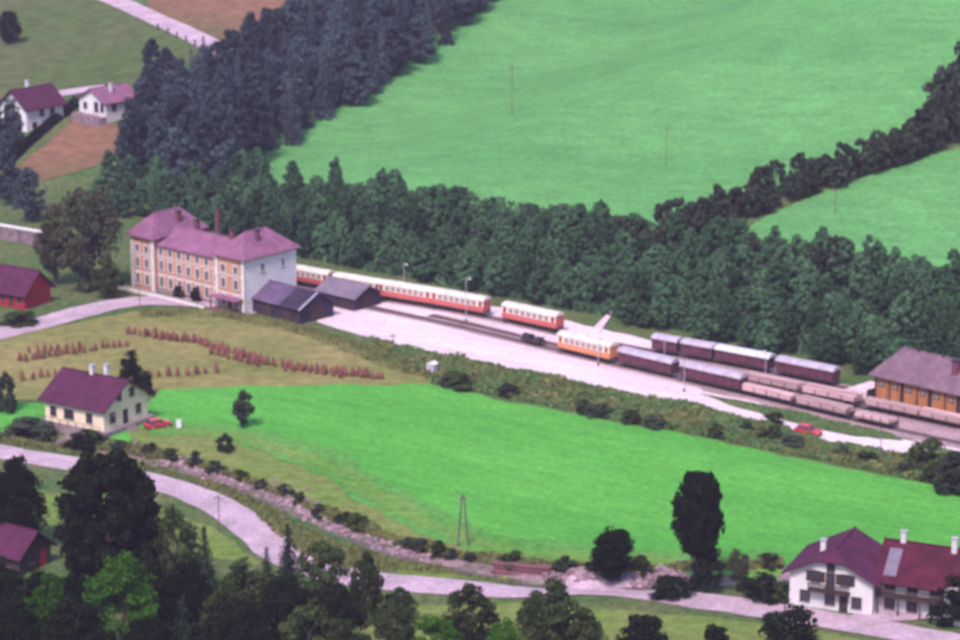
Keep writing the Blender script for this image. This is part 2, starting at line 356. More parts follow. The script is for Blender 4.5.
def wpoly(px_pts): return [np.array(P(*p)[:2]) for p in px_pts]
def roughen(poly, step=3.0, amp=0.5, seed=0, closed=True):
    out = []; n = len(poly)
    for i in range(n if closed else n-1):
        a, b = poly[i], poly[(i+1) % n]; L = np.linalg.norm(b-a); k = max(1, int(L/step))
        for j in range(k):
            p = a+(b-a)*j/k
            out.append(p+amp*np.array((noise.noise((p[0]*0.23, p[1]*0.23, seed)), noise.noise((p[0]*0.23, p[1]*0.23, seed+9.3)))))
    if not closed: out.append(poly[-1])
    return out
def inside(x, y, poly):
    r = np.zeros(np.shape(x), bool); n = len(poly)
    for i in range(n):
        a, b = poly[i], poly[i-1]
        c = ((a[1] > y) != (b[1] > y)) & (x < (b[0]-a[0])*(y-a[1])/(b[1]-a[1]+1e-12)+a[0]); r ^= c
    return r
def drape(name, poly, m, dz, grid=2.0, kind='structure', label=None, cat=None):
    pv = np.array(poly); lo = pv.min(0); hi = pv.max(0)
    gx, gy = np.meshgrid(np.arange(lo[0], hi[0], grid), np.arange(lo[1], hi[1], grid)); gx = gx.ravel(); gy = gy.ravel()
    k = inside(gx, gy, poly); gx, gy = gx[k], gy[k]
    pts = [Vector((float(p[0]), float(p[1]))) for p in poly]+[Vector((float(a), float(b))) for a, b in zip(gx, gy)]
    n = len(poly)
    vv, _, ff, *_ = delaunay_2d_cdt(pts, [(i, (i+1) % n) for i in range(n)], [], 1, 1e-4)
    va = np.array([(v[0], v[1]) for v in vv]); zz = Hf(va[:, 0], va[:, 1])+dz
    me = mesh_from(name, np.column_stack([va, zz]).tolist(), [tuple(f) for f in ff], m, True)
    if me.polygons and me.polygons[0].normal.z < 0: me.flip_normals()
    o = link(name, me); return tag(o, label, cat, None, kind)
def ribbon_poly(px_pts, width, smooth=True):
    c = [np.array(P(*p)[:2]) for p in px_pts]
    if smooth:
        for _ in range(3):
            n = [c[0]]
            for a, b in zip(c[:-1], c[1:]): n += [a*0.75+b*0.25, a*0.25+b*0.75]
            c = n+[c[-1]]
    L, R = [], []
    for i, p in enumerate(c):
        t = c[min(i+1, len(c)-1)]-c[max(i-1, 0)]; t = t/np.linalg.norm(t); nn = np.array((-t[1], t[0]))
        L.append(p+nn*width/2); R.append(p-nn*width/2)
    return L+R[::-1], c

drape('hill_meadow', roughen(wpoly([(236, 172), (275, 140), (345, 104), (425, 50), (470, 5), (500, -40), (560, -90), (1130, -90), (1130, -10), (955, 110), (860, 160), (790, 190), (700, 232), (645, 262), (560, 258), (430, 238), (300, 222), (240, 210)]), 4, 2.0, 1), 'hill_meadow', 0.22, 2.0)
drape('side_meadow', roughen(wpoly([(715, 262), (740, 232), (790, 206), (870, 176), (960, 148), (1090, 105), (1090, 320), (960, 312), (860, 292), (780, 276)]), 4, 1.2, 2), 'hill_meadow', 0.20, 2.0)
drape('upper_field', roughen(wpoly([(135, -40), (340, -60), (300, 5), (262, 40), (200, 45), (150, 8)]), 4, 1.0, 3), 'brown_field', 0.10, 2.5)
drape('upper_meadow', roughen(wpoly([(-90, -30), (90, -40), (130, 10), (205, 45), (150, 75), (132, 100), (60, 90), (-80, 80)]), 4, 1.0, 4), 'dull_meadow', 0.10, 2.5)
drape('ploughed_strip', roughen(wpoly([(5, 176), (40, 150), (78, 118), (128, 126), (132, 150), (90, 168), (40, 182)]), 3, 0.9, 5), 'brown_field', 0.10, 2.0)
drape('hay_field', roughen(wpoly([(-60, 398), (-50, 356), (20, 334), (100, 318), (150, 309), (215, 309), (300, 326), (345, 342), (385, 362), (430, 380), (432, 390), (380, 389), (300, 387), (200, 388), (155, 396), (100, 402)]), 3, 0.7, 6), 'hay_stubble', 0.06)
drape('valley_meadow', roughen(wpoly([(128, 425), (160, 398), (165, 390), (300, 385), (430, 386), (530, 405), (640, 427), (800, 460), (960, 492), (1060, 512), (1060, 566), (960, 562), (780, 566), (640, 560), (540, 553), (470, 540), (405, 512), (335, 464), (235, 432), (165, 428)]), 3, 1.6, 7), 'valley_meadow', 0.10)
mid_px = [(150, 427), (165, 428), (235, 432), (335, 464), (405, 512), (470, 540), (540, 553), (640, 560), (780, 566)]
for nm, wd, mm, dz in (('meadow_margin', 7.5, 'meadow_mix_a', 0.12), ('meadow_margin', 3.6, 'meadow_mix_b', 0.14)):
    off = [(x, y+(2.5 if wd < 5 else 0)) for x, y in mid_px]; rp, _ = ribbon_poly(off, wd); drape(nm, roughen(rp, 1.5, 1.9, int(wd*7)), mm, dz, 1.5)
drape('pale_meadow', roughen(wpoly([(128, 428), (165, 430), (235, 434), (335, 466), (405, 514), (470, 542), (540, 555), (560, 566), (450, 553), (395, 540), (330, 515), (280, 490), (230, 471), (180, 455), (132, 444)]), 3, 1.0, 8), 'pale_grass', 0.07, 1.5)
drape('garden_lawn', roughen(wpoly([(-60, 412), (0, 402), (40, 404), (160, 412), (165, 428), (128, 442), (60, 430), (-60, 426)]), 3, 0.6, 13), 'valley_meadow', 0.05, 1.5)
drape('roadside_grass', roughen(wpoly([(20, 490), (130, 500), (215, 528), (262, 566), (215, 560), (150, 540), (40, 525)]), 3, 0.8, 9), 'pale_grass', 0.07, 1.8)
drape('near_grass', roughen(wpoly([(390, 560), (480, 572), (560, 585), (600, 582), (400, 578)]), 3, 0.4, 10), 'pale_grass', 0.06, 1.2)
drape('lower_lawn', roughen(wpoly([(360, 606), (520, 604), (640, 612), (790, 627), (900, 648), (900, 690), (360, 690)]), 3, 0.6, 11), 'pale_grass', 0.07, 1.8)
# yard, forecourt and roads
drape('station_yard', roughen(wpoly([(318, 322), (330, 296), (380, 289), (460, 300), (560, 319), (640, 338), (700, 350), (800, 374), (870, 396), (1010, 432), (1010, 458), (960, 452), (900, 438), (870, 434), (935, 447), (920, 455), (880, 452), (822, 443), (785, 426), (720, 413), (680, 403), (605, 389), (560, 380), (480, 363), (400, 346), (335, 328)]), 2, 1.1, 12), 'gravel', 0.05)
rp, _ = ribbon_poly([(-60, 348), (0, 334), (60, 318), (110, 305), (150, 300), (220, 303), (262, 312)], 6.5); drape('station_road', roughen(rp, 2, .45, 32), 'roadstone', 0.11, 1.5)
LOWROAD = [(-60, 442), (0, 453), (70, 464), (140, 478), (190, 492), (228, 510), (258, 535), (290, 562), (340, 577), (420, 586), (520, 592), (600, 593), (700, 602), (800, 615), (900, 633), (1000, 652)]
rp, LOWC = ribbon_poly(LOWROAD, 5.6); drape('valley_road', roughen(rp, 2, .45, 31), 'roadstone', 0.12, 1.4)
rp, _ = ribbon_poly([(70, -22), (105, -3), (150, 17), (190, 33), (240, 58)], 6.5); drape('upper_road', rp, 'roadstone', 0.18, 1.5)
rp, _ = ribbon_poly([(578, 592), (585, 582), (600, 577), (640, 576)], 5.0); drape('gravel_lane', rp, 'roadstone', 0.16, 1.2)
rp, _ = ribbon_poly([(45, 97), (72, 92), (104, 88)], 7.0); drape('house_drive', rp, 'roadstone', 0.22, 1.5)
# stream
st = [np.array(p) for p in STREAM]; rs = []
for _ in range(2):
    n_ = [st[0]]
    for a, b in zip(st[:-1], st[1:]): n_ += [a*0.75+b*0.25, a*0.25+b*0.75]
    st = n_+[st[-1]]
L, R = [], []
for i, p in enumerate(st):
    t = st[min(i+1, len(st)-1)]-st[max(i-1, 0)]; t = t/np.linalg.norm(t); nn = np.array((-t[1], t[0])); L.append(p+nn*.5); R.append(p-nn*.5)
k = len(L); me = mesh_from('stream', [(*p, -0.98) for p in L]+[(*p, -0.98) for p in R], [(i, k+i, k+i+1, i+1) for i in range(k-1)], 'water')
tag(link('stream', me), kind='structure')

rp, _ = ribbon_poly(STREAM_PX[2:-1], 3.6); drape('stream_bed', roughen(rp, 1.5, 1.0, 51), 'stream_gravel', 0.07, 0.9)
# ------------------------------------------------------------------ foliage meshes
def leaf_mesh(name, C, N, S, m, rng, aspect=1.0):
    n = len(C); N = N/np.linalg.norm(N, axis=1, keepdims=True)
    r = rng.normal(size=(n, 3)); U = np.cross(N, r); U /= np.linalg.norm(U, axis=1, keepdims=True); W = np.cross(N, U)
    U = U*(S[:, None]); W = W*(S[:, None]*aspect)
    V = np.stack([C-U*0.5-W*0.35, C+U*0.1-W*0.6, C+U*0.6+W*0.2, C-U*0.2+W*0.55], 1).reshape(-1, 3)
    me = bpy.data.meshes.new(name); me.vertices.add(4*n); me.vertices.foreach_set('co', V.astype(np.float32).ravel())
    me.loops.add(4*n); me.loops.foreach_set('vertex_index', np.arange(4*n, dtype=np.int32))
    me.polygons.add(n); me.polygons.foreach_set('loop_start', np.arange(0, 4*n, 4, dtype=np.int32)); me.polygons.foreach_set('loop_total', np.full(n, 4, np.int32))
    me.materials.append(MATS[m]); me.update(); me.validate(); return me
def broad(seed, m, prof, nclump=45, nleaf=4000, size=0.045, z0=0.15, rc=(0.09, 0.17), zs=(0.5, 0.8), la=1.0, um=0.15):
    """unit crown: height 1 with its foot at 0, breadth 1"""
    rng = np.random.default_rng(seed); C = []; Nn = []; S = []; lob = rng.uniform(0, 6.28, 4)
    for i in range(nclump):
        while True:
            z = rng.uniform(z0, 0.97)
            if rng.uniform() < prof(z)/0.5+0.08: break
        a = rng.uniform(0, 2*PI); R = prof(z)*(1+la*0.16*math.sin(2*a+lob[0])+la*0.14*math.sin(3*a+7*z+lob[1]))
        rr = R*math.sqrt(rng.uniform(um, 1)); r_c = rng.uniform(*rc)
        c = np.array((rr*math.cos(a), rr*math.sin(a), z)); k = nleaf//nclump
        d = rng.normal(size=(k, 3)); d[:, 2] += 0.35; d /= np.linalg.norm(d, axis=1, keepdims=True)
        sq = np.array((1, 1, rng.uniform(*zs)))
        C.append(c+d*sq*r_c*rng.uniform(0.55, 1.08, (k, 1))); Nn.append(d+rng.normal(size=(k, 3))*0.45); S.append(rng.uniform(0.6, 1.3, k)*size)
    C = np.concatenate(C); C[:, 2] = np.clip(C[:, 2], 0.01, 1.05)
    return leaf_mesh('crown', C, np.concatenate(Nn), np.concatenate(S), m, rng)
def trunk_mesh(seed, top=0.75, r=0.035, limbs=6):
    rng = random.Random(seed); b = MB(); p = Vector((0, 0, -0.04)); rad = r*1.35
    for i in range(4):
        q = Vector((rng.uniform(-.02, .02)*(i+1), rng.uniform(-.02, .02)*(i+1), top*(i+1)/4)); b.cyl(p, q, rad, rad*0.72, 7); 
        if i >= 1:
            for _ in range(limbs//3):
                a = rng.uniform(0, 6.28); e = q+Vector((math.cos(a)*.17, math.sin(a)*.17, rng.uniform(.04, .1))); b.cyl(q, e, rad*0.45, rad*0.12, 5)
        p = q; rad *= 0.72
    return b.mesh('trunk', 'bark')
def spruce(seed, m, n_t=24, width=0.5):
    rng = np.random.default_rng(seed); C = []; Nn = []; S = []
    for i in range(n_t):
        z = 0.07+0.92*(i/(n_t-1))**0.93; R = width*(1-z)**0.85*rng.uniform(0.82, 1.08)+0.02; nb = int(6+10*(1-z))
        for b in range(nb):
            a = 2*PI*(b+rng.uniform(-.35, .35))/nb+i*0.7; Rb = R*rng.uniform(0.72, 1.12); ns = max(3, int(15*Rb/width))
            t = (np.arange(ns)+0.6)/ns; zz = z-0.055*t**1.5*(1.2-z)+rng.normal(size=ns)*0.006
            sp = (rng.normal(size=ns)*0.035)*t
            x = np.cos(a)*Rb*t-np.sin(a)*sp; y = np.sin(a)*Rb*t+np.cos(a)*sp
            C.append(np.column_stack([x, y, zz])); nn = np.column_stack([np.cos(a)*np.ones(ns)*0.5, np.sin(a)*np.ones(ns)*0.5, np.ones(ns)])+rng.normal(size=(ns, 3))*0.4
            Nn.append(nn); S.append(np.full(ns, 0.05)*rng.uniform(0.7, 1.3, ns)*(1.15-0.5*z))
    return leaf_mesh('crown', np.concatenate(C), np.concatenate(Nn), np.concatenate(S), m, rng)
egg = lambda z: 0.42*max(0.0, math.sin(PI*min(1, max(0, (z-0.10)/0.92))**0.8))**0.7
rnd_ = lambda z: 0.42*max(0.0, 1-((z-0.6)/0.42)**2)**0.5
slim = lambda z: 0.40*max(0.0, math.sin(PI*min(1, max(0, (z-0.08)/0.95))**0.65))**0.8
bushp = lambda z: 0.42*max(0.0, 1-((z-0.25)/0.8)**2)**0.5
KIND = {}
def kind(k, crowns, trunks): KIND[k] = (crowns, trunks)
TR = [trunk_mesh(i) for i in range(3)]; TRS = [trunk_mesh(9+i, 0.95, 0.022, 0) for i in range(2)]; TRB = [trunk_mesh(20+i, 0.45, 0.03, 6) for i in range(2)]
kind('belt', [broad(i, 'leaf_belt', (slim, egg, slim)[i % 3], 80, 4600, 0.042, 0.06, (0.07, 0.125), (0.5, 0.9)) for i in range(6)], TR)
kind('forest', [broad(30+i, 'leaf_forest_hazed', slim, 90, 5400, 0.042, 0.08, (0.10, 0.17), (0.28, 0.42)) for i in range(5)], TR)
kind('forest_spruce', [spruce(50+i, 'leaf_forest_hazed', 22, 0.5) for i in range(3)], TRS)
kind('forest_round', [broad(40+i, 'leaf_forest_hazed', egg, 90, 5400, 0.042, 0.06, (0.09, 0.15), (0.4, 0.6)) for i in range(3)], TR)
kind('gully', [broad(60+i, 'leaf_hedge', rnd_, 34, 2200, 0.065, 0.10, (0.10, 0.17)) for i in range(4)], TR)
kind('spruce', [spruce(70+i, 'needle', 30) for i in range(3)], TRS)
kind('dark', [broad(80+i, 'leaf_dark', egg, 170, 15000, 0.026, 0.06, (0.09, 0.15), (0.4, 0.6)) for i in range(3)], TR)
full = lambda z: 0.45*max(0.0, 1-(abs(z-0.44)/0.55)**2.4)**0.5
top_oval = lambda z: 0.42*max(0.0, 1-((z-0.66)/0.35)**2)**0.5
kind('egg', [broad(84, 'leaf_dark', full, 330, 26000, 0.030, 0.03, (0.07, 0.11), (0.45, 0.7), 0.3, 0.35)], TR)
kind('oval', [broad(88, 'leaf_dark', top_oval, 300, 22000, 0.031, 0.33, (0.08, 0.12), (0.4, 0.55), 0.3, 0.05)], TR)
kind('bright', [broad(90+i, 'leaf_bright', egg, 120, 13000, 0.021, 0.10, (0.06, 0.12), (0.4, 0.65)) for i in range(2)], TR)
kind('olive', [broad(100+i, 'leaf_olive', egg, 70, 6000, 0.035, 0.06, (0.09, 0.15)) for i in range(3)], TR)
kind('brown', [broad(110+i, 'leaf_brown', rnd_, 90, 8000, 0.030, 0.05, (0.09, 0.15)) for i in range(2)], TR)
kind('bush', [broad(120+i, 'leaf_hedge', bushp, 30, 1800, 0.075, 0.05, (0.13, 0.22)) for i in range(4)], TRB)
kind('green_bush', [broad(130+i, 'leaf_olive', bushp, 30, 1800, 0.075, 0.05, (0.13, 0.22)) for i in range(3)], TRB)
kind('dark_bush', [broad(140+i, 'leaf_dark', bushp, 40, 3000, 0.055, 0.05, (0.12, 0.20)) for i in range(3)], TRB)
TRNG = random.Random(5)
def tree_at(k, pos, h, wid, name, label, cat, group=None):
    cr, tr = KIND[k]; t = thing(name, label, cat, pos, TRNG.uniform(0, 6.28), group)
    t.scale = (wid, wid, h)
    link('trunk', TRNG.choice(tr), t); link('crown', TRNG.choice(cr), t); return t
def tree_px(k, xb, yb, ytop, wpx, name, label, cat='tree', group=None):
    p = P(xb, yb); s = ppm(p); return tree_at(k, p, (yb-ytop)/(s*CT), wpx/s, name, label, cat, group)
def scatter(poly, dmin, rng, nmax, tries=40000, avoid=None):
    pv = np.array(poly); lo = pv.min(0); hi = pv.max(0); out = []; cells = {}
    for _ in range(tries):
        x = rng.uniform(lo[0], hi[0]); y = rng.uniform(lo[1], hi[1]); c = (int(x//dmin), int(y//dmin))
        if any((q[0]-x)**2+(q[1]-y)**2 < dmin*dmin for i in (-1, 0, 1) for j in (-1, 0, 1) for q in cells.get((c[0]+i, c[1]+j), ())): continue
        if not inside(np.float64(x), np.float64(y), poly): continue
        if avoid and avoid(x, y): continue
        cells.setdefault(c, []).append((x, y)); out.append((x, y))
        if len(out) >= nmax: break
    return out
rng = random.Random(11)
# the tree belt on the bank behind the railway
bx0 = lambda s, d: BA+BD*s+BN*d
belt = [bx0(-62, 3), bx0(-20, -.5), bx0(60, -1.5), bx0(90, -3), bx0(190, -3), bx0(190, 22), bx0(100, 21), bx0(70, 20), bx0(30, 19), bx0(-30, 20), bx0(-62, 19)]
T1C = np.array([flat(*p) for p in [(150, 252), (292, 284), (432, 307.5), (560, 334), (715, 363), (856, 391)]])
SA, SB = np.array(flat(874, 401)), np.array(flat(960, 421)); SD = (SB-SA)/np.linalg.norm(SB-SA); SN = np.array((-SD[1], SD[0]))
STA, STB = np.array(flat(136, 286)), np.array(flat(250, 313)); TD = (STB-STA)/np.linalg.norm(STB-STA); TN = np.array((-TD[1], TD[0]))
def keep_off(x, y):
    u, v = (x-SA[0])*SD[0]+(y-SA[1])*SD[1], (x-SA[0])*SN[0]+(y-SA[1])*SN[1]
    if -3.5 < u < 29 and -30 < v < 12.5: return True
    u, v = (x-STA[0])*TD[0]+(y-STA[1])*TD[1], (x-STA[0])*TN[0]+(y-STA[1])*TN[1]
    if -3.5 < u < 33 and -10 < v < 15: return True
    if polydist(np.float64(x), np.float64(y), T1C) < 4.2: return True
    q = project((x, y, H(x, y))); return 586 < q[0] < 618 and 305 < q[1] < 345
for x, y in scatter(belt, 3.05, rng, 299, avoid=keep_off):
    q = project((x, y, H(x, y)))
    if q[0] > 1010 or q[0] < -30: continue
    s = (x-BA[0])*BD[0]+(y-BA[1])*BD[1]; h = rng.uniform(4.2, 9.4)*(1.12 if s < 10 else 1)
    d_ = (x-BA[0])*BN[0]+(y-BA[1])*BN[1]
    tier = 'at the foot' if d_ < 5 else 'halfway up' if d_ < 13 else 'along the top edge'
    sec = 'the belt at the left end, beside the station' if q[0] < 235 else 'the belt right behind the station roof and sheds' if q[0] < 340 else 'the belt behind the third and fourth coaches' if q[0] < 495 else 'the belt behind the lone coach and the stairway' if q[0] < 625 else 'the belt behind the short and pale-roofed wagons' if q[0] < 775 else 'the belt behind the engine shed'
    tree_at('belt', (x, y, H(x, y)), h, rng.uniform(4.2, 6.6), 'deciduous_tree', 'green tree '+tier+' of '+sec, 'tree', 'trees of the belt above the railway')
# the wood in the upper left
wood = wpoly([(128, 196), (140, 130), (150, 96), (205, 98), (250, 78), (320, 36), (420, -10), (500, -45), (505, -10), (440, 52), (350, 112), (280, 152), (245, 178), (236, 200)])
n = 0
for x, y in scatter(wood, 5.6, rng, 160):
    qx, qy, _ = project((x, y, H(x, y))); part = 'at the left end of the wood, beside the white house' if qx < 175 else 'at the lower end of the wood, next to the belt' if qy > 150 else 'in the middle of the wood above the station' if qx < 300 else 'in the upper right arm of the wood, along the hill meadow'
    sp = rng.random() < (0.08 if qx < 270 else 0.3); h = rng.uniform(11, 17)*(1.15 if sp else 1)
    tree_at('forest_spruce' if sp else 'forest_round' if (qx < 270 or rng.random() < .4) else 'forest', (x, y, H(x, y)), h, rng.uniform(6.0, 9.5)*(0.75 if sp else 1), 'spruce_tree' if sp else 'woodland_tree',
            ('pointed dark spruce ' if sp else 'haze-tinted bluish leafy tree ')+part, 'tree', 'trees of the wood left of the hill meadow')
# the hedge of trees between the two hill meadows
ribs, _ = ribbon_poly([(625, 262), (660, 246), (705, 232), (745, 214), (800, 196), (850, 178), (905, 160), (960, 134), (1030, 105)], 6)
for x, y in scatter(ribs, 2.6, rng, 110):
    q = project((x, y, H(x, y)))
    h = rng.uniform(4.0, 7.0)+(6.5*max(0, (q[0]-900)/60) if q[0] > 900 else 0)
    tree_at('gully', (x, y, H(x, y)), h, rng.uniform(3.2, 5.0)+(0.3*h if h > 9 else 0), 'hedgerow_tree', 'tall dark tree at the upper end of the hedgerow by the right edge' if q[0] > 925 else 'dark tree in the hedgerow between the hill meadows, '+('lower left stretch' if q[0] < 720 else 'middle stretch' if q[0] < 830 else 'upper right stretch'), 'tree', 'trees at the upper end of the hedgerow' if q[0] > 925 else 'hedgerow between the hill meadows')
for a, b, c, d, l in [(938, 142, 84, 46, 'dark tree rising at the upper end of the hedgerow'), (958, 138, 48, 52, 'tallest dark tree of the hedgerow, at the right edge'), (985, 130, 40, 54, 'dark hedgerow tree cut by the right edge')]: tree_px('gully', a, b, c, d, 'hedgerow_tree', l)
for i, (a, b, c, d) in enumerate([(752, 252, 234, 20), (790, 262, 250, 24), (838, 276, 238, 30), (815, 272, 246, 26)]):
    tree_px('gully', a, b+8, c, d, 'field_edge_tree', ['small dark bush at the left tip of the side meadow', 'low dark bush on the lower edge of the side meadow', 'dark bushy tree standing highest against the side meadow', 'dark bush just left of the highest tree below the side meadow'][i])
# single trees
tree_px('brown', 86, 292, 190, 74, 'broadleaf_tree', 'large olive-brown tree left of the station building')
tree_px('brown', 56, 285, 222, 40, 'broadleaf_tree', 'smaller dark tree at the left foot of the large tree by the station')
tree_px('olive', 108, 298, 262, 36, 'shrub', 'olive bush under the large tree beside the station road', 'shrub')
tree_px('dark', 10, 44, 12, 26, 'broadleaf_tree', 'round dark tree on the upper left meadow')
for a, b, c, d, l in [(8, 205, 128, 30, 'dark tree at the left edge below the white house'), (30, 222, 168, 34, 'dark tree above the pale retaining wall'), (-8, 160, 92, 30, 'tall dark tree in front of the purple-roofed house, cut by the left edge'), (12, 150, 98, 26, 'dark tree in front of the purple-roofed white house')]:
    tree_px('forest', a, b, c, d, 'broadleaf_tree', l)
tree_px('egg', 112, 600, 449, 104, 'broadleaf_tree', 'huge nearly black egg-shaped tree in front of the valley road')
tree_px('dark', 18, 552, 456, 60, 'broadleaf_tree', 'dark tree at the left edge beside the huge egg-shaped tree')
tree_px('olive', 176, 600, 506, 56, 'broadleaf_tree', 'dull grey-green tree to the right of the huge egg-shaped tree')
tree_px('spruce', 207, 622, 524, 44, 'spruce_tree', 'dark narrow spruce left of the road bend')
tree_px('spruce', 289, 598, 522, 40, 'spruce_tree', 'dark spruce standing where the valley road disappears')
tree_px('spruce', 268, 618, 545, 36, 'spruce_tree', 'small spruce below the road bend')
tree_px('olive', 246, 640, 560, 62, 'broadleaf_tree', 'grey-green bushy tree below the road bend')
tree_px('olive', 322, 612, 542, 58, 'broadleaf_tree', 'dark round tree right of the spruce at the road')
tree_px('olive', 366, 628, 552, 40, 'broadleaf_tree', 'slim olive tree in front of the valley road')
tree_px('olive', 395, 655, 600, 44, 'broadleaf_tree', 'low dark tree at the bottom edge under the slim olive tree')
tree_px('olive', 472, 655, 584, 58, 'broadleaf_tree', 'olive-brown tree between the two pale stretches of road')
tree_px('olive', 548, 660, 578, 70, 'broadleaf_tree', 'dark tree at the bottom edge below the log pile')
tree_px('olive', 585, 665, 608, 50, 'broadleaf_tree', 'olive tree at the bottom edge right of the dark tree')
tree_px('bright', 125, 668, 552, 96, 'broadleaf_tree', 'bright yellow-green tree at the bottom left below the huge dark tree')
tree_px('bright', 52, 676, 574, 60, 'broadleaf_tree', 'bright green tree at the lower left corner by the purple roof')
tree_px('spruce', 186, 690, 592, 56, 'spruce_tree', 'dark spruce top at the bottom edge beside the bright tree')
tree_px('dark', 14, 690, 598, 70, 'broadleaf_tree', 'black tree in the lower left corner')
tree_px('dark', 78, 700, 598, 84, 'broadleaf_tree', 'black tree at the bottom edge between the two bright trees')
tree_px('dark', 240, 690, 600, 90, 'broadleaf_tree', 'black tree at the bottom edge below the road bend')
tree_px('olive', 310, 690, 605, 80, 'broadleaf_tree', 'dark olive tree at the bottom edge left of the slim olive tree')
tree_px('bright', 435, 690, 615, 74, 'broadleaf_tree', 'green tree at the bottom edge below the left pale stretch of road')
tree_px('bright', 505, 690, 618, 56, 'broadleaf_tree', 'green tree at the bottom edge below the right pale stretch of road')
for a, b, c, d, k, l in [(8, 640, 557, 50, 'dark', 'black tree in front of the purple-roofed house at the lower left'), (44, 648, 566, 48, 'dark', 'black tree between the purple-roofed house and the huge tree'), (68, 650, 578, 50, 'dark', 'black tree behind the bright tree at the lower left'), (150, 640, 560, 62, 'dark', 'black tree between the huge egg-shaped tree and the bright tree'), (190, 650, 560, 56, 'dark', 'black tree left of the narrow spruce'), (225, 668, 580, 60, 'olive', 'dark olive tree right of the narrow spruce'), (285, 650, 575, 60, 'dark', 'black tree under the spruces at the road bend'), (335, 660, 585, 56, 'dark', 'black tree below the dark round tree'), (150, 700, 615, 70, 'dark', 'black tree at the bottom edge under the bright tree'), (345, 695, 620, 60, 'olive', 'olive tree at the bottom edge under the slim olive tree'), (400, 622, 588, 40, 'olive', 'olive bush at the roadside right of the slim olive tree'), (535, 640, 596, 44, 'olive', 'olive tree on the roadside below the log pile')]:
    tree_px(k, a, b, c, d, 'broadleaf_tree', l)
tree_px('oval', 696, 592, 471, 56, 'broadleaf_tree', 'tall dark oval tree on the meadow edge beside the stream')
tree_px('dark_bush', 706, 592, 545, 34, 'shrub', 'dark shrub at the foot of the tall oval tree', 'shrub')
tree_px('dark', 612, 582, 526, 52, 'broadleaf_tree', 'dark bushy tree on the meadow edge left of the tall oval tree')
tree_px('brown', 738, 592, 550, 26, 'shrub', 'brownish upright bush right of the tall oval tree', 'shrub')
for a, b, c, d, k, l in [(670, 597, 577, 44, 'dark_bush', 'low dark bush on the roadside left of the tall oval tree'), (762, 600, 576, 44, 'dark_bush', 'dark bush left of the white double house'), (783, 603, 582, 26, 'green_bush', 'small fresh green bush at the white house corner'),
                         (640, 645, 614, 48, 'dark_bush', 'dark round bush at the bottom edge on the lower lawn'), (716, 650, 625, 28, 'dark_bush', 'small dark bush at the bottom edge on the lower lawn'), (790, 650, 610, 64, 'dark_bush', 'large dark bush at the bottom edge in front of the white house'),
                         (952, 626, 578, 40, 'dark_bush', 'black bush at the right edge beside the white house'), (902, 606, 590, 36, 'green_bush', 'low garden shrub under the balcony of the white house'),
                         (131, 388, 352, 30, 'dark_bush', 'dark round tree behind the cream house'), (147, 395, 372, 18, 'dark_bush', 'small dark bush at the rear corner of the cream house'), (243, 428, 391, 26, 'gully', 'small lone dark tree on the bright valley meadow'),
                         (6, 412, 372, 22, 'bush', 'dark bush left of the cream house at the edge'), (30, 440, 420, 60, 'bush', 'long dark bush below the left end of the cream house'), (85, 448, 432, 46, 'dark_bush', 'dark bush below the corner of the cream house'), (225, 452, 434, 18, 'bush', 'small dark bush on the meadow right of the cream house'),
                         (178, 299, 286, 12, 'dark_bush', 'left one of two small shrubs in front of the station facade'), (196, 302, 288, 12, 'dark_bush', 'right one of two small shrubs in front of the station facade'),
                         (20, 326, 312, 40, 'green_bush', 'low hedge bush in front of the red barn'),
                         (925, 470, 440, 40, 'green_bush', 'olive bush at the right end of the gravel yard'), (955, 492, 455, 50, 'bush', 'brownish bush at the right edge below the yard')]:
    tree_px(k, a, b, c, d, 'shrub' if (b-c) < 34 else 'broadleaf_tree', l, 'shrub' if (b-c) < 34 else 'tree')
# shrubs on the verge between yard and valley meadow, and along the stream
for i, (a, b) in enumerate([(447, 387), (460, 389), (508, 396), (582, 413), (598, 416), (632, 423), (655, 428), (716, 438), (746, 432), (772, 440), (792, 447), (775, 425), (842, 458), (866, 462), (905, 474), (934, 482)]):
    tree_px(('bush', 'green_bush')[i % 2], a, b, b-rng.uniform(9, 17), rng.uniform(18, 34), 'verge_shrub', 'shrub in the rough verge between the gravel yard and the valley meadow', 'shrub', 'shrubs of the yard verge')
for i, (a, b) in enumerate([(150, 455), (172, 460), (196, 466), (215, 473), (240, 480), (262, 488), (285, 497), (300, 504), (322, 515), (345, 523), (358, 528), (412, 548), (420, 552), (438, 556), (452, 558), (470, 562), (512, 566), (565, 570), (590, 572), (640, 572), (770, 566), (120, 450), (95, 446)]):
    tree_px(('bush', 'green_bush', 'bush')[i % 3], a, b, b-rng.uniform(8, 16), rng.uniform(14, 26), 'streamside_shrub', 'dark shrub on the far bank of the stony stream', 'shrub', 'shrubs along the stream')
# the clipped hedge below the white house
ha, hb = P(4, 168), P(76, 106); dv = hb-ha; Lh = math.hypot(dv.x, dv.y); nr = np.random.default_rng(3)
hd = thing('hedge', 'dark straight hedge running down beside the ploughed strip', 'hedge', ha, math.atan2(dv.y, dv.x))
n = 5000; tt = nr.uniform(0, Lh, n); an = nr.uniform(-0.2, PI+0.2, n)
cx = np.column_stack([tt, 1.1*np.cos(an)*nr.uniform(.8, 1.1, n), 2.0*np.sin(an)*nr.uniform(.8, 1.1, n)+0.3+(dv.z)*tt/Lh])
link('crown', leaf_mesh('crown', cx, np.column_stack([0*tt, np.cos(an), np.sin(an)])+nr.normal(size=(n, 3))*.4, nr.uniform(.3, .6, n), 'leaf_dark', nr), hd)
b = MB()
for i in range(int(Lh/2)): b.cyl((1+2*i, 0, dv.z*(1+2*i)/Lh-0.3), (1+2*i, 0.1, dv.z*(1+2*i)/Lh+1.4), 0.05, 0.03, 5)
b.build('stem', 'bark', hd)
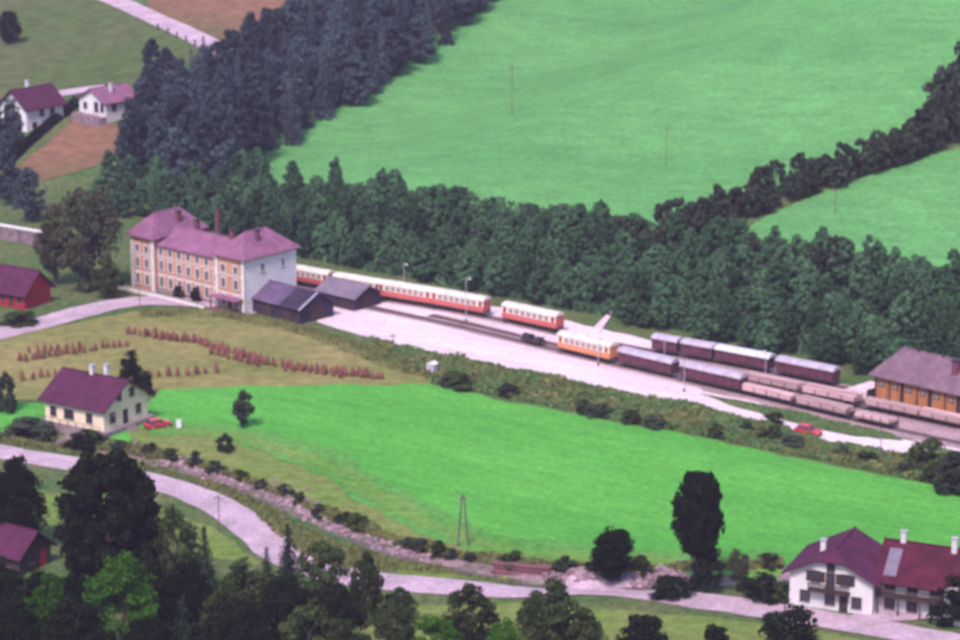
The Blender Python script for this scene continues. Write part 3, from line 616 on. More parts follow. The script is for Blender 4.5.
# rough growth nobody could count
def weeds(name, poly, n, hmin, hmax, m, label, seed):
    r = np.random.default_rng(seed); pv = np.array(poly); lo = pv.min(0); hi = pv.max(0); pts = np.zeros((0, 2))
    while len(pts) < n:
        q = r.uniform(lo, hi, (n*2, 2)); pts = np.concatenate([pts, q[inside(q[:, 0], q[:, 1], poly)]])
    pts = pts[:n]; z = Hf(pts[:, 0], pts[:, 1]); h = r.uniform(hmin, hmax, n)*(0.6+0.8*np.array([noise.noise((p[0]*.2, p[1]*.2, seed)) for p in pts]).clip(-.5, .8)+0.2); a = r.uniform(0, PI, n); ww = h*r.uniform(.35, .7, n)
    dx = np.cos(a)*ww; dy = np.sin(a)*ww; ox = r.normal(size=n)*h*.25; oy = r.normal(size=n)*h*.25
    B = np.column_stack([pts, z])
    V = np.stack([B-np.column_stack([dx*.3, dy*.3, 0*z+.05]), B+np.column_stack([dx*.3, dy*.3, 0*z-.05]), B+np.column_stack([ox+dx, oy+dy, h*.8]), B+np.column_stack([ox-dx*.4, oy-dy*.4, h])], 1).reshape(-1, 3)
    me = bpy.data.meshes.new(name); me.vertices.add(4*n); me.vertices.foreach_set('co', V.astype(np.float32).ravel())
    me.loops.add(4*n); me.loops.foreach_set('vertex_index', np.arange(4*n, dtype=np.int32))
    me.polygons.add(n); me.polygons.foreach_set('loop_start', np.arange(0, 4*n, 4, dtype=np.int32)); me.polygons.foreach_set('loop_total', np.full(n, 4, np.int32))
    me.materials.append(MATS[m]); me.update(); me.validate(); tag(link(name, me), label, 'weeds', kind='stuff')
weeds('tall_weeds', wpoly([(370, 340), (480, 364), (560, 381), (605, 390), (680, 404), (740, 418), (800, 437), (850, 448), (905, 457), (990, 462), (990, 496), (800, 457), (640, 425), (530, 403), (432, 384), (425, 372)]), 40000, 0.25, 0.95, 'weed', 'tall green weeds covering the verge between yard and meadow', 1)
weeds('undergrowth', [np.array(p) for p in [bx0(-40, 1.5), bx0(8, -.5), bx0(60, 0), bx0(100, 1), bx0(190, 1), bx0(190, 26), bx0(100, 26), bx0(30, 24), bx0(-40, 25)]], 42000, 0.5, 1.9, 'leaf_belt', 'leafy undergrowth covering the bank between the belt trees', 7)
drape('yard_verge', roughen(wpoly([(700, 394), (733, 401), (800, 413), (893, 435), (905, 441), (880, 441), (828, 432), (780, 420), (740, 409)]), 2, 1.2, 41), 'rough_grass', 0.13, 1.5)
weeds('dry_verge_weeds', wpoly([(370, 340), (480, 364), (605, 390), (680, 404), (800, 437), (905, 457), (990, 462), (990, 496), (800, 457), (640, 425), (530, 403), (432, 384)]), 9000, 0.3, 1.15, 'dry_weed', 'yellowish dry weeds mixed into the verge below the yard', 8)
weeds('yard_weeds', wpoly([(705, 396), (735, 402), (800, 413), (890, 434), (880, 440), (830, 432), (740, 409)]), 4500, 0.15, 0.45, 'weed', 'green weeds between the timber wagons and the gravel yard', 2)
weeds('stream_weeds', wpoly([(90, 444), (150, 450), (235, 472), (335, 514), (400, 540), (470, 554), (560, 568), (640, 566), (700, 566), (780, 564), (780, 570), (640, 574), (520, 570), (450, 560), (400, 549), (335, 525), (285, 500), (235, 480), (180, 464), (90, 450)]), 9000, 0.3, 1.0, 'dry_weed', 'rough yellow-green weeds along the stream bank', 3)
weeds('bank_grass', wpoly([(140, 310), (220, 309), (262, 316), (318, 330), (400, 356), (432, 378), (400, 374), (300, 335), (220, 318), (140, 318)]), 5000, 0.2, 0.6, 'dry_weed', 'dry rough grass below the station and the sheds', 4)
weeds('roadside_weeds', wpoly([(-40, 433), (60, 446), (130, 452), (230, 486), (290, 520), (340, 545), (440, 568), (520, 582), (520, 585), (340, 569), (296, 553), (268, 528), (236, 500), (140, 467), (60, 453), (-40, 437)]), 7000, 0.2, 0.6, 'dry_weed', 'rough roadside grass between the stream and the valley road', 5)

# ------------------------------------------------------------------ stones
def stone_mesh(seed):
    r = random.Random(seed); V = []; F = []; nr_, ns = 4, 7
    for i in range(1, nr_):
        for j in range(ns):
            a = 2*PI*j/ns; e = PI*i/nr_; k = r.uniform(0.75, 1.15); V.append((math.sin(e)*math.cos(a)*k, math.sin(e)*math.sin(a)*k, math.cos(e)*k*0.75))
    V += [(0, 0, .75), (0, 0, -.7)]; t = len(V)-2
    for i in range(nr_-2):
        for j in range(ns): F.append((i*ns+j, (i+1)*ns+j, (i+1)*ns+(j+1) % ns, i*ns+(j+1) % ns))
    for j in range(ns): F.append((t, j, (j+1) % ns)); F.append((t+1, (nr_-2)*ns+(j+1) % ns, (nr_-2)*ns+j))
    return mesh_from('boulder', V, F, 'stone')
STM = [stone_mesh(i) for i in range(6)]
def boulders(px_line, n, off, size, label, group):
    c = [np.array(P(*p)[:2]) for p in px_line]; seg = [np.linalg.norm(b-a) for a, b in zip(c[:-1], c[1:])]; tot = sum(seg)
    for i in range(n):
        s = tot*(i+rng.uniform(.1, .9))/n; j = 0
        while s > seg[j] and j < len(seg)-1: s -= seg[j]; j += 1
        p = c[j]+(c[j+1]-c[j])*s/seg[j]+np.array((rng.gauss(0, off), rng.gauss(0, off))); r = rng.uniform(*size)
        o = link('boulder', rng.choice(STM), None, (p[0], p[1], H(*p)+r*0.25), rng.uniform(0, 6.28), (r*rng.uniform(.9, 1.4), r, r*rng.uniform(.7, 1.0))); tag(o, label, 'boulder', group)
boulders([(132, 451), (175, 462), (232, 479), (285, 500), (330, 523), (365, 538)], 170, 1.0, (0.2, 0.6), 'pinkish boulder in the stone bank of the stream left of the meadow pole', 'boulders of the stream bank')
boulders([(285, 499), (325, 520), (350, 530)], 40, 0.7, (0.25, 0.65), 'pinkish boulder in the stone bank of the stream left of the meadow pole', 'boulders of the stream bank')
boulders([(365, 539), (400, 549), (430, 556)], 64, 0.9, (0.2, 0.6), 'pinkish boulder in the stone bank of the stream left of the meadow pole', 'boulders of the stream bank')
boulders([(572, 580), (584, 572), (588, 580)], 14, 0.5, (0.4, 0.9), 'pink boulder heaped beside the right end of the log pile', 'boulders beside the log pile')
boulders([(632, 584), (650, 578), (672, 574), (690, 572)], 40, 0.9, (0.35, 0.85), 'pale pink boulder on the bank left of the tall oval tree', 'boulders left of the oval tree')
boulders([(540, 578), (560, 577)], 6, 0.6, (0.3, 0.6), 'pink boulder heaped beside the right end of the log pile', 'boulders beside the log pile')

# ------------------------------------------------------------------ railway
def spline(px, it=3):
    c = [np.array(P(*p)[:2]) for p in px]
    for _ in range(it):
        n = [c[0]]
        for a, b in zip(c[:-1], c[1:]): n += [a*.75+b*.25, a*.25+b*.75]
        c = n+[c[-1]]
    return c
class Track:
    def __init__(s, px, label):
        c = spline(px); L = [0]
        for a, b in zip(c[:-1], c[1:]): L.append(L[-1]+np.linalg.norm(b-a))
        s.c = np.array(c); s.L = np.array(L); s.len = L[-1]
        ss = np.arange(0, s.len, 0.5); s.pxs = [project((*s.at(t)[0], 0.2))[0] for t in ss]; s.ss = ss
        s.zb = 0.30
        t = thing('railway_track', label, 'track', (*s.at(s.len/2)[0], 0.0)); o = np.array(t.location[:2])
        for sgn in (-1, 1):
            V = []; F = []
            ks = np.arange(0, s.len, 1.5)
            for k in ks:
                p, d = s.at(k); n = np.array((-d[1], d[0])); z = H(*p)
                for a, h in ((-.035, .17), (.035, .17), (.035, .30), (-.035, .30)): q = p+n*(sgn*.38+a)-o; V.append((q[0], q[1], z+h))
            for i in range(len(ks)-1):
                for j in range(4): F.append((4*i+j, 4*i+(j+1) % 4, 4*i+4+(j+1) % 4, 4*i+4+j))
            link('rail', mesh_from('rail', V, F, 'rail_steel'), t)
        b = MB()
        for k in np.arange(0.2, s.len, 0.65):
            p, d = s.at(k); n = np.array((-d[1], d[0])); z = H(*p)
            q = [p+n*a+d*e-o for a, e in ((-.75, -.1), (.75, -.1), (.75, .1), (-.75, .1))]
            b.add([(v[0], v[1], z+.05) for v in q]+[(v[0], v[1], z+.18) for v in q], [(4, 5, 6, 7), (0, 1, 5, 4), (1, 2, 6, 5), (2, 3, 7, 6), (3, 0, 4, 7)])
        tag(b.build('sleepers', 'sleeper_wood', t), kind='stuff')
        wv = []; 
        for k in np.arange(0, s.len, 2.5):
            p, d = s.at(k); wv.append((p, np.array((-d[1], d[0]))))
        drape('ballast', roughen([p+n*1.5 for p, n in wv]+[p-n*1.5 for p, n in wv][::-1], 2, 0.3, 21), 'ballast', 0.115, 1.5)
    def at(s, k):
        i = int(np.clip(np.searchsorted(s.L, k)-1, 0, len(s.L)-2)); d = s.c[i+1]-s.c[i]; d = d/np.linalg.norm(d); return s.c[i]+d*(k-s.L[i]), d
    def s_of_px(s, px): return float(np.interp(px, s.pxs, s.ss))
    def put(s, o, px_left, length):
        a = s.s_of_px(px_left); p, _ = s.at(a); q, _ = s.at(a+length); m = (p+q)/2; d = q-p
        o.location = (m[0], m[1], H(*m)+s.zb); o.rotation_euler = (0, 0, math.atan2(d[1], d[0])); return o
drape('track_bed', roughen(wpoly([(700, 358), (800, 381), (842, 391), (872, 401), (1010, 432), (1010, 462), (893, 435), (800, 413), (700, 391)]), 2.5, 0.8, 61), 'ballast', 0.085, 1.5)
T1 = Track([(150, 252), (230, 271), (292, 284), (378, 299), (432, 307.5), (485, 317), (560, 334), (650, 352), (715, 363), (800, 379.5), (856, 391)], 'back railway track along the tree belt under the coaches')
T2 = Track([(430, 316), (520, 337), (600, 357), (700, 374), (800, 396), (900, 416), (1010, 440)], 'middle railway track carrying the rear timber wagons')
T3 = Track([(360, 306), (450, 325), (562, 352), (620, 366), (680, 380), (742, 394), (800, 408), (893, 430), (1010, 455)], 'front railway track with the orange coach and timber wagons')

def wheelset(parent, x, r=0.35):
    def mk():
        b = MB()
        for sgn in (-1, 1): b.cyl((0, sgn*.36, 0), (0, sgn*.44, 0), r, n=12)
        b.cyl((0, -.36, 0), (0, .36, 0), .07, n=6); return b.mesh('wheelset', 'iron')
    link('wheelset', cached(('ws', r), mk), parent, (x, 0, r))
def bogie(parent, x):
    def mk():
        b = MB()
        for sgn in (-1, 1): b.box(-1.0, 1.0, sgn*.58-.05, sgn*.58+.05, .26, .52); b.box(-.85, -.6, sgn*.58-.1, sgn*.58+.1, .2, .45); b.box(.6, .85, sgn*.58-.1, sgn*.58+.1, .2, .45)
        b.box(-.2, .2, -.53, .53, .36, .62); return b.mesh('bogie', 'iron')
    o = link('bogie', cached('bogie', mk), parent, (x, 0, 0)); wheelset(o, -.7); wheelset(o, .7)
def buffers(parent, half, z=0.72):
    for sgn in (-1, 1):
        b = MB().cyl((sgn*half, 0, z), (sgn*(half+.34), 0, z), .08, n=8); b.cyl((sgn*(half+.34), 0, z), (sgn*(half+.4), 0, z), .19, n=10); b.build('buffer', 'iron', parent)
def roof_arc(half_w, z, rise, over=.08, n=8):
    return [(-half_w-over, z)]+[((half_w+over)*math.sin(a), z+.06+rise*math.cos(a)) for a in np.linspace(-PI/2, PI/2, n)]+[(half_w+over, z)]
def coach(label, L, upper='coach_cream', lower='coach_red', group='red and cream coaches'):
    t = thing('passenger_coach', label, 'coach', group=group); h = L/2; W = 1.15
    MB().box(-h, h, -W+.05, W-.05, .62, .86).build('underframe', 'iron', t)
    MB().box(-h+.02, h-.02, -W, W, .86, 1.78).build('lower_body', lower, t)
    MB().box(-h+.02, h-.02, -W+.003, W-.003, 1.781, 2.84).build('upper_body', upper, t)
    MB().box(-h, h, -W-.012, W+.012, 1.74, 1.81).build('waist_strip', 'trim_white', t)
    MB().prism(roof_arc(W, 2.841, .55, .1), -h-.12, h+.12, 'x').build('roof', 'coach_roof', t)
    n = max(6, int((L-2.6)/1.22)); 
    for sgn, f in ((-1, 'f'), (1, 'b')):
        for i in range(n):
            x = -h+1.35+(i+.5)*(L-2.7)/n
            o = link('window', cached('cwin', lambda: MB().box(-.43, .43, -.025, .0, 0, .72).mesh('window', 'coach_glass')), t, (x, sgn*W, 1.9)); o.rotation_euler = (0, 0, 0 if f == 'f' else PI)
            link('window_frame', cached('cwf', lambda: MB().box(-.47, -.43, -.045, 0, -.04, .76).box(.43, .47, -.045, 0, -.04, .76).box(-.43, .43, -.044, 0, .72, .76).box(-.43, .43, -.044, 0, -.04, 0).mesh('window_frame', 'zinc')), o)
        for x in (-h+.65, h-.65):
            d = link('door', cached(('cdoor', lower), lambda: MB().box(-.36, .36, -.035, 0, 0, 1.86).mesh('door', lower)), t, (x, sgn*W, .9)); d.rotation_euler = (0, 0, 0 if f == 'f' else PI)
            link('pane', cached('cdp', lambda: MB().box(-.24, .24, -.055, -.03, 1.05, 1.7).mesh('pane', 'glass')), d)
            MB().box(x-.36, x+.36, sgn*(W+.16)-.15, sgn*(W+.16)+.15, .42, .47).build('step', 'iron', t)
    for sgn in (-1, 1):
        MB().box(sgn*(h-.02), sgn*(h+.03), -.45, .45, .9, 2.75).build('end_door', lower, t)
        MB().box(sgn*(h-.02), sgn*(h+.015), -W+.02, -.46, .9, 2.8).box(sgn*(h-.02), sgn*(h+.015), .46, W-.02, .9, 2.8).build('end_panel', lower, t)
    for i in range(3): MB().cyl((-h/2+i*h/2, 0, 3.4), (-h/2+i*h/2, 0, 3.62), .14, .17, 8).build('roof_vent', 'zinc', t)
    bogie(t, -h+2.1); bogie(t, h-2.1); buffers(t, h); return t
T1.put(coach('red and cream coach hidden in part by the station, first in the row', 10.0), 288, 10.0)
T1.put(coach('second coach of the row, behind the grey goods shed roof', 10.3), 337, 10.3)
T1.put(coach('third red and cream coach, right of the goods shed', 11.2), 382, 11.2)
T1.put(coach('fourth red and cream coach, last before the gap in the row', 11.2), 435, 11.2)
T1.put(coach('lone red and cream coach standing right of the gap', 11.8), 506, 11.8)
T3.put(coach('orange and cream coach on the front track coupled to brown wagons', 11.2, 'coach_cream', 'coach_orange', 'coaches'), 562, 11.2)
def covered_wagon(label, L, roof, group='covered freight wagons', sliding=True):
    t = thing('covered_wagon', label, 'wagon', group=group); h = L/2; W = 1.12
    MB().box(-h, h, -W+.06, W-.06, .60, .84).build('underframe', 'iron', t)
    MB().box(-h+.03, h-.03, -W, W, .841, 2.42).build('body', 'wagon_brown', t)
    MB().prism(roof_arc(W, 2.421, .58, .14), -h-.1, h+.1, 'x').build('roof', roof, t)
    for sgn in (-1, 1):
        n = int(L/1.35)
        for i in range(n+1):
            x = -h+.08+i*(L-.16)/n; MB().box(x-.05, x+.05, sgn*(W+.03)-.031, sgn*(W+.03)+.031, .8, 2.40).build('rib', 'iron', t)
        MB().box(-.9, .9, sgn*(W+.075)-.035, sgn*(W+.075)+.035, .9, 2.30).build('sliding_door', 'wagon_brown', t)
        MB().box(-1.8, 1.8, sgn*(W+.13)-.02, sgn*(W+.13)+.02, 2.31, 2.37).build('door_rail', 'iron', t)
        for x in (-h+1.0, h-1.0): MB().box(x-.4, x+.4, sgn*(W+.02)-.022, sgn*(W+.02)+.022, 1.85, 2.25).build('vent_flap', 'wood_dark', t)
        MB().box(sgn*(h-.03), sgn*(h+.03), -.06, .06, .84, 2.4).build('end_post', 'iron', t)
    if L > 9.5: bogie(t, -h+1.9); bogie(t, h-1.9)
    else: wheelset(t, -h*.55); wheelset(t, h*.55)
    buffers(t, h); return t
T3.put(covered_wagon('brown covered wagon coupled behind the orange coach', 11.0, 'wagon_roof_grey'), 622, 11.0)
T3.put(covered_wagon('dark brown covered wagon between its brown twin and the timber wagons', 11.6, 'wagon_roof_grey'), 684, 11.6)
T1.put(covered_wagon('short grey-roofed wagon at the left end of the back row', 4.8, 'wagon_roof_grey'), 655, 4.8)
T1.put(covered_wagon('brown wagon with dull grey roof next to the short one', 5.9, 'wagon_roof_grey'), 684, 5.9)
T1.put(covered_wagon('wagon with a bright pale grey roof in the back row', 10.0, 'wagon_roof_pale'), 718, 10.0)
T1.put(covered_wagon('last grey-roofed wagon of the back row beside the loading ramp', 10.6, 'wagon_roof_grey'), 779, 10.6)
def flat_wagon(label, L):
    t = thing('flat_wagon', label, 'wagon', group='timber wagons'); h = L/2
    MB().box(-h, h, -1.1, 1.1, .66, .86).build('deck', 'wood_dark', t); MB().box(-h+.1, h-.1, -.45, .45, .45, .655).build('underframe', 'iron', t)
    for sgn in (-1, 1):
        for i in range(5): x = -h+.35+i*(L-.7)/4; MB().box(x-.05, x+.05, sgn*1.15-.045, sgn*1.15+.045, .62, 1.55).build('stake', 'iron', t)
    wheelset(t, -h*.6); wheelset(t, h*.6); buffers(t, h); return t
def timber_load(track, px, L, label, seed, rows=3, hgt=1.15):
    r = random.Random(seed); t = thing('timber_stack', label, 'timber', group='sawn timber loads'); track.put(t, px, L); t.location.z += .863
    y = -1.06; ww = 2.12/rows
    for i in range(rows):
        n = max(2, int(hgt/.16))
        for k in range(1): pass
        hh = hgt*r.uniform(.75, 1.0); x0 = -L/2+r.uniform(.1, .5); x1 = L/2-r.uniform(.1, .5); b = MB(); z = 0; j = 0
        while z < hh:
            jit = r.uniform(-.08, .08)
            for q in range(3): b.box(x0+jit+r.uniform(-.06, .06), x1+jit+r.uniform(-.06, .06), y+.02+q*(ww-.16)/3, y+.02+(q+1)*(ww-.16)/3-.02, z, z+.10)
            z += .125; j += 1
        b.build('board_bundle', 'timber', t); y += ww
    return t
RL = ['rear row timber wagon next to the dark brown covered wagon', 'second wagon of the rear timber row', 'third wagon of the rear timber row below the engine shed', 'rear row timber wagon cut by the right edge']
for i, (px, L) in enumerate([(748, 10.2), (803, 10.2), (866, 10.0), (920, 10.4)]):
    T2.put(flat_wagon('flat '+RL[i], L), px, L); timber_load(T2, px, L, 'sawn boards on the '+RL[i], i, 3, 1.05 if i < 2 else .9)
FL = ['front row timber wagon behind the weeds', 'second wagon of the front timber row', 'last wagon of the front timber row']
for i, (px, L) in enumerate([(744, 10.0), (798, 10.0), (856, 7.0)]):
    T3.put(flat_wagon('flat '+FL[i], L), px, L); timber_load(T3, px, L, 'sawn boards on the '+FL[i], 10+i, 3, .95 if i < 2 else .5)
# small trolley in the yard
t = thing('rail_trolley', 'small dark trolley standing in the yard below the lone coach', 'trolley'); T3.put(t, 524, 4.2)
MB().box(-2.1, 2.1, -.9, .9, .5, .72).build('deck', 'wood_dark', t)
MB().box(-1.9, -.3, -.7, .7, .721, 1.35).build('tool_chest', 'felt_dark', t); MB().prism([(-.75, 1.351), (.75, 1.351), (0, 1.6)], -1.95, -.25, 'x').build('chest_lid', 'felt_dark', t)
MB().box(.3, 1.7, -.65, .65, .721, 1.2).build('engine_box', 'iron', t)
for sgn in (-1, 1): MB().cyl((1.95, sgn*.6, .72), (1.95, sgn*.6, 1.5), .04, n=6).build('post', 'iron', t)
MB().cyl((1.95, -.6, 1.45), (1.95, .6, 1.45), .04, n=6).build('handrail', 'iron', t)
wheelset(t, -1.2, .28); wheelset(t, 1.2, .28)
# loading ramp by the engine shed
a, rz, Lr = site((838, 392), (862, 398)); t = thing('loading_ramp', 'pale concrete loading ramp between the last wagon and the engine shed', 'ramp', a, rz)
MB().prism([(0, -.4), (5.5, -.4), (5.5, 1.1), (2.0, 1.1), (0, .1)], 0, 5.5, 'y').build('ramp_body', 'gravel', t); MB().box(5.6, 5.8, 0, 5.5, -.4, 1.5).build('buffer_stop', 'wood_dark', t)
# lamp posts of the yard
for i, (px, py, top, l) in enumerate([(404, 303, 264, 'tall yard lamp between the second and third coach'), (466, 322, 279, 'yard lamp in front of the fourth coach'), (598, 366, 340, 'white-headed lamp at the right end of the orange coach'), (664, 372, 335, 'yard lamp rising above the short grey-roofed wagon'), (684, 392, 360, 'low lamp between the two brown wagons'), (765, 384, 350, 'lamp beside the pale-roofed wagon')]):
    p = P(px, py); h = (py-top)/(ppm(p)*CT); t = thing('lamp_post', l, 'lamp', p, math.radians(-40)+i)
    MB().cyl((0, 0, -.3), (0, 0, h), .07, .05, 8).build('pole', 'zinc', t); MB().cyl((0, 0, h-.1), (.7, 0, h+.1), .05, n=6).build('arm', 'lamp_white', t)
    MB().cyl((.7, 0, h+.14), (.7, 0, h-.12), .08, .26, 10).build('lamp_shade', 'lamp_white', t); MB().cyl((0, 0, -.3), (0, 0, .5), .17, n=8).build('foot', 'iron', t)
def pole(px, py, top, label, kind_='single', m='pole_wood'):
    p = P(px, py); h = (py-top)/(ppm(p)*CT); t = thing('utility_pole', label, 'pole', p, rng.uniform(-.5, .5), 'wooden poles')
    if kind_ == 'single': MB().cyl((0, 0, -.5), (0.05, 0, h), .10, .07, 8).build('post', m, t)
    else:
        for s in (-1, 1): MB().cyl((s*.75, 0, -.5), (s*.12, 0, h), .15, .11, 8).build('post', m, t)
        MB().box(-.5, .5, -.06, .06, h*.45, h*.45+.12).build('brace', m, t)
    MB().box(-.65, .65, -.06, .06, h-.55, h-.43).build('crossarm', m, t)
    for x in (-.5, .5): MB().cyl((x, 0, h-.43), (x, 0, h-.2), .06, .04, 6).build('insulator', 'lamp_white', t)
pole(463, 547, 494, 'double-legged wooden pole on the edge of the valley meadow', 'a')
pole(219, 532, 494, 'wooden pole beside the bend of the valley road')
pole(512, 116, 66, 'faint pole high on the left part of the hill meadow')
pole(666, 166, 128, 'faint pole in the middle of the hill meadow')
pole(835, 214, 188, 'faint pole on the small side meadow')
pole(880, 464, 428, 'dark pole in the verge at the right end of the yard')
pole(140, 312, 278, 'dark pole on the station road in front of the facade')
pole(47, 236, 184, 'pole behind the retaining wall left of the large tree')
pole(63, 225, 184, 'pole between the retaining wall and the large tree')
pole(112, 212, 178, 'pale pole in front of the wood above the large tree')
pole(393, 352, 333, 'short pole on the edge of the yard below the third coach')
# pale stairway up the bank
a = P(594, 334); t = thing('stairway', 'pale concrete stairway climbing the bank above the orange coach', 'stairs', a)
bx = P(612, 312); dv = bx-a; t.rotation_euler = (0, 0, math.atan2(dv.y, dv.x)); Ld = math.hypot(dv.x, dv.y); n = 14; b = MB(); sl_ = (H(bx.x, bx.y)-a.z)/Ld
for i in range(n):
    x = Ld*i/n; hw = .9-.55*i/n; z = H(a.x+dv.x/Ld*x, a.y+dv.y/Ld*x)-a.z; so_ = MB().box(x, x+Ld/n-.01, -hw, hw, z-.6, z+.3).build('step', 'gravel', t)

# ------------------------------------------------------------------ station building
a, rz, Ls = site((136, 286), (250, 313)); t = thing('station_building', 'three-storey orange brick station with two pavilions, white corners and mauve roofs', 'building', a, rz)
Ls = max(24, min(32, Ls)); xl = Ls*.20; xr = Ls*.755; D = 11.5; E_ = 9.9
MB().box(xl, xr, 0, D-1, -.5, E_-1.0).build('middle_wall', 'brick_orange', t)
MB().box(0, xl-.003, -.9, D, -.5, E_).build('left_pavilion_wall', 'brick_orange', t)
MB().box(xr+.003, Ls-.26, -1.2, D, -.5, E_).build('right_pavilion_wall', 'brick_orange', t)
MB().box(Ls-.255, Ls, -1.197, D-.003, -.5, E_-.003).build('side_wall', 'plaster_white', t)
gable_roof(t, xl-.3, xr+.3, 0, D-1, E_-.95, E_+1.25, .5, 'roof_station', name='middle_roof')
r1 = hip_roof(t, 0, xl, -.9, D, E_+.05, E_+3.8, .7, 'roof_station', 'y', name='left_roof'); r2 = hip_roof(t, xr, Ls, -1.2, D, E_+.05, E_+3.7, .7, 'roof_station', 'y', name='right_roof')
chimney(r1, xl*.8, 6.5, E_+2.6, 1.0, 'chimney_brick', .4); chimney(r1, xl+4.0, 6.2, E_+1.4, 1.3, 'chimney_brick', .4); chimney(r2, xr-2.0, 5.0, E_+1.4, 1.4, 'chimney_brick', .4); chimney(r2, Ls-2.0, 4.0, E_+2.6, 1.4, 'chimney_brick', .35); chimney(r1, xl+7.5, 8.0, E_+.6, 4.4, 'chimney_brick', .3)
for x, y, zt in ((0, -.9, E_), (xl-.5, -.9, E_), (xr, -1.2, E_), (Ls-.62, -1.2, E_)): MB().box(x-.05, x+.62, y-.09, y+.3, -.4, zt-.02).build('corner_quoin', 'trim_white', t)
for z in (3.25, 6.45): 
    MB().box(xl, xr, -.07, .05, z, z+.2).build('string_course', 'trim_white', t); MB().box(xr+.58, Ls-.68, -1.28, -1.1, z, z+.2).build('string_course', 'trim_white', t); MB().box(.58, xl-.56, -.98, -.8, z, z+.2).build('string_course', 'trim_white', t)
MB().box(xl, xr, -.12, .05, -.4, .75).build('plinth', 'plinth_stone', t)
for f, z in enumerate((1.05, 4.15, 7.0)):
    hh = (1.9, 1.75, 1.3)[f]
    for i in range(7): window(t, xl+1.15+i*(xr-xl-2.3)/6, z, 1.0, hh, 0)
    for x in (xr+2.0, Ls-2.1): window(t, x, z, 1.05, hh, -1.2)
    for x in (1.75, xl-1.75): window(t, x, z, 1.0, hh, -.9)
for y in (3.2, 8.2): window(t, Ls, 7.1, .9, 1.3, y, 'r')
MB().box(xr+.3, Ls-.3, -3.2, -1.3, -.3, .5).build('porch', 'chimney_brick', t)
MB().box(xr+.2, Ls-.2, -3.3, -1.21, 2.6, 2.75).build('porch_roof', 'roof_station', t)
for x in (xr+.5, Ls-.5): MB().box(x-.1, x+.1, -3.1, -2.9, .5, 2.6).build('porch_post', 'wood_dark', t)
d = MB().box(Ls-4.2, Ls-3.2, -1.26, -1.15, .5, 2.55).build('door', 'wood_dark', t); MB().cyl((Ls-3.35, -1.3, 1.5), (Ls-3.35, -1.26, 1.5), .05, n=6).build('handle', 'lamp_white', d)
tw = thing('terrace_wall', 'low pale wall along the forecourt under the station facade', 'wall', a, rz)
MB().box(-1.5, xr-.6, -3.4, -3.1, -.8, .8).build('wall', 'trim_white', tw); MB().box(-1.6, xr-.5, -3.46, -3.04, .801, .9).build('coping', 'plinth_stone', tw)

# ------------------------------------------------------------------ goods sheds
def shed(pl, pr, L, D, eave, ridge, label, roofm, wallm, patch=None):
    a, rz, _ = site(pl, pr); t = thing('goods_shed', label, 'shed', a, rz)
    gable_walls(t, 0, L, 0, D, -.4, eave, ridge, wallm); r = gable_roof(t, 0, L, 0, D, eave, ridge, .55, roofm)
    MB().box(L*.2, L*.2+2.6, -.09, .02, 0, eave-.7).build('door', 'wood_dark', t); MB().box(L*.62, L*.62+2.6, -.09, .02, 0, eave-.7).build('door', 'wood_dark', t)
    MB().box(L-.02, L+.09, D*.3, D*.7, 0, eave-.2).build('gate', 'wood_dark', t)
    for x in np.linspace(.1, L-.1, 6): MB().box(x-.09, x+.09, -.14, .05, 0, eave-.55).build('post', 'wood_dark', t)
    return t, r
t, r = shed((253, 312), (305, 326), 12.0, 8.0, 2.9, 5.0, 'dark goods shed with lilac-grey roof in front of the station end', 'roof_slate', 'felt_dark')
k = (5.0-2.9)/4.0; MB().slab([(7.2, -.56, 2.9-k*.56+.03), (12.57, -.56, 2.9-k*.56+.03), (12.57, 3.9, 5.0-.02), (7.2, 3.9, 5.0-.02)], .025).build('felt_patch', 'felt_dark', r)
MB().slab([(12.2, -.57, 2.9-k*.57+.075), (12.58, -.57, 2.9-k*.57+.075), (12.58, 3.95, 5.04), (12.2, 3.95, 5.04)], .04).build('verge_flashing', 'zinc', r)
shed((318, 303), (352, 311), 9.0, 6.5, 2.6, 4.2, 'smaller lilac-roofed shed behind the dark goods shed, beside the coaches', 'roof_grey', 'felt_dark')

# ------------------------------------------------------------------ engine shed on the right
a, rz, _ = site((874, 401), (960, 421)); L_ = 26.0; t = thing('engine_shed', 'long shed with mauve hipped roof and orange timber panels at the right edge', 'shed', a, rz)
MB().box(0, L_, 0, 9.5, -.4, 4.3).build('wall', 'wood_dark', t); MB().box(-.1, L_+.1, -.1, 9.6, -.4, .5).build('plinth', 'plinth_stone', t)
r = hip_roof(t, 0, L_, 0, 9.5, 4.35, 8.0, .8, 'roof_mauve', 'x', 2.6)
for i in range(10):
    x = .5+i*2.55; MB().box(x, x+1.75, -.13, .02, .62, 3.9).build('panel', 'wood_orange', t)
    MB().box(x+1.92, x+2.22, -.22, .02, .52, 4.2).build('post', 'wood_dark' if i % 2 else 'wood_orange', t)
    o = link('window', cached('esw', lambda: MB().box(-.5, .5, -.05, 0, 0, .9).mesh('window', 'glass')), t, (x+.87, -.132, 2.6))
    link('bar', cached('eswb', lambda: MB().box(-.03, .03, -.08, -.04, 0, .9).box(-.5, .5, -.075, -.04, .43, .48).mesh('bar', 'trim_white')), o)
chimney(r, 13.0, 2.6, 6.6, 1.8, 'chimney_brick', .5)
for x in (4.5, 9.0): MB().box(x, x+.5, 4.55, 4.95, 7.9, 8.45).build('roof_vent', 'felt_dark', r)

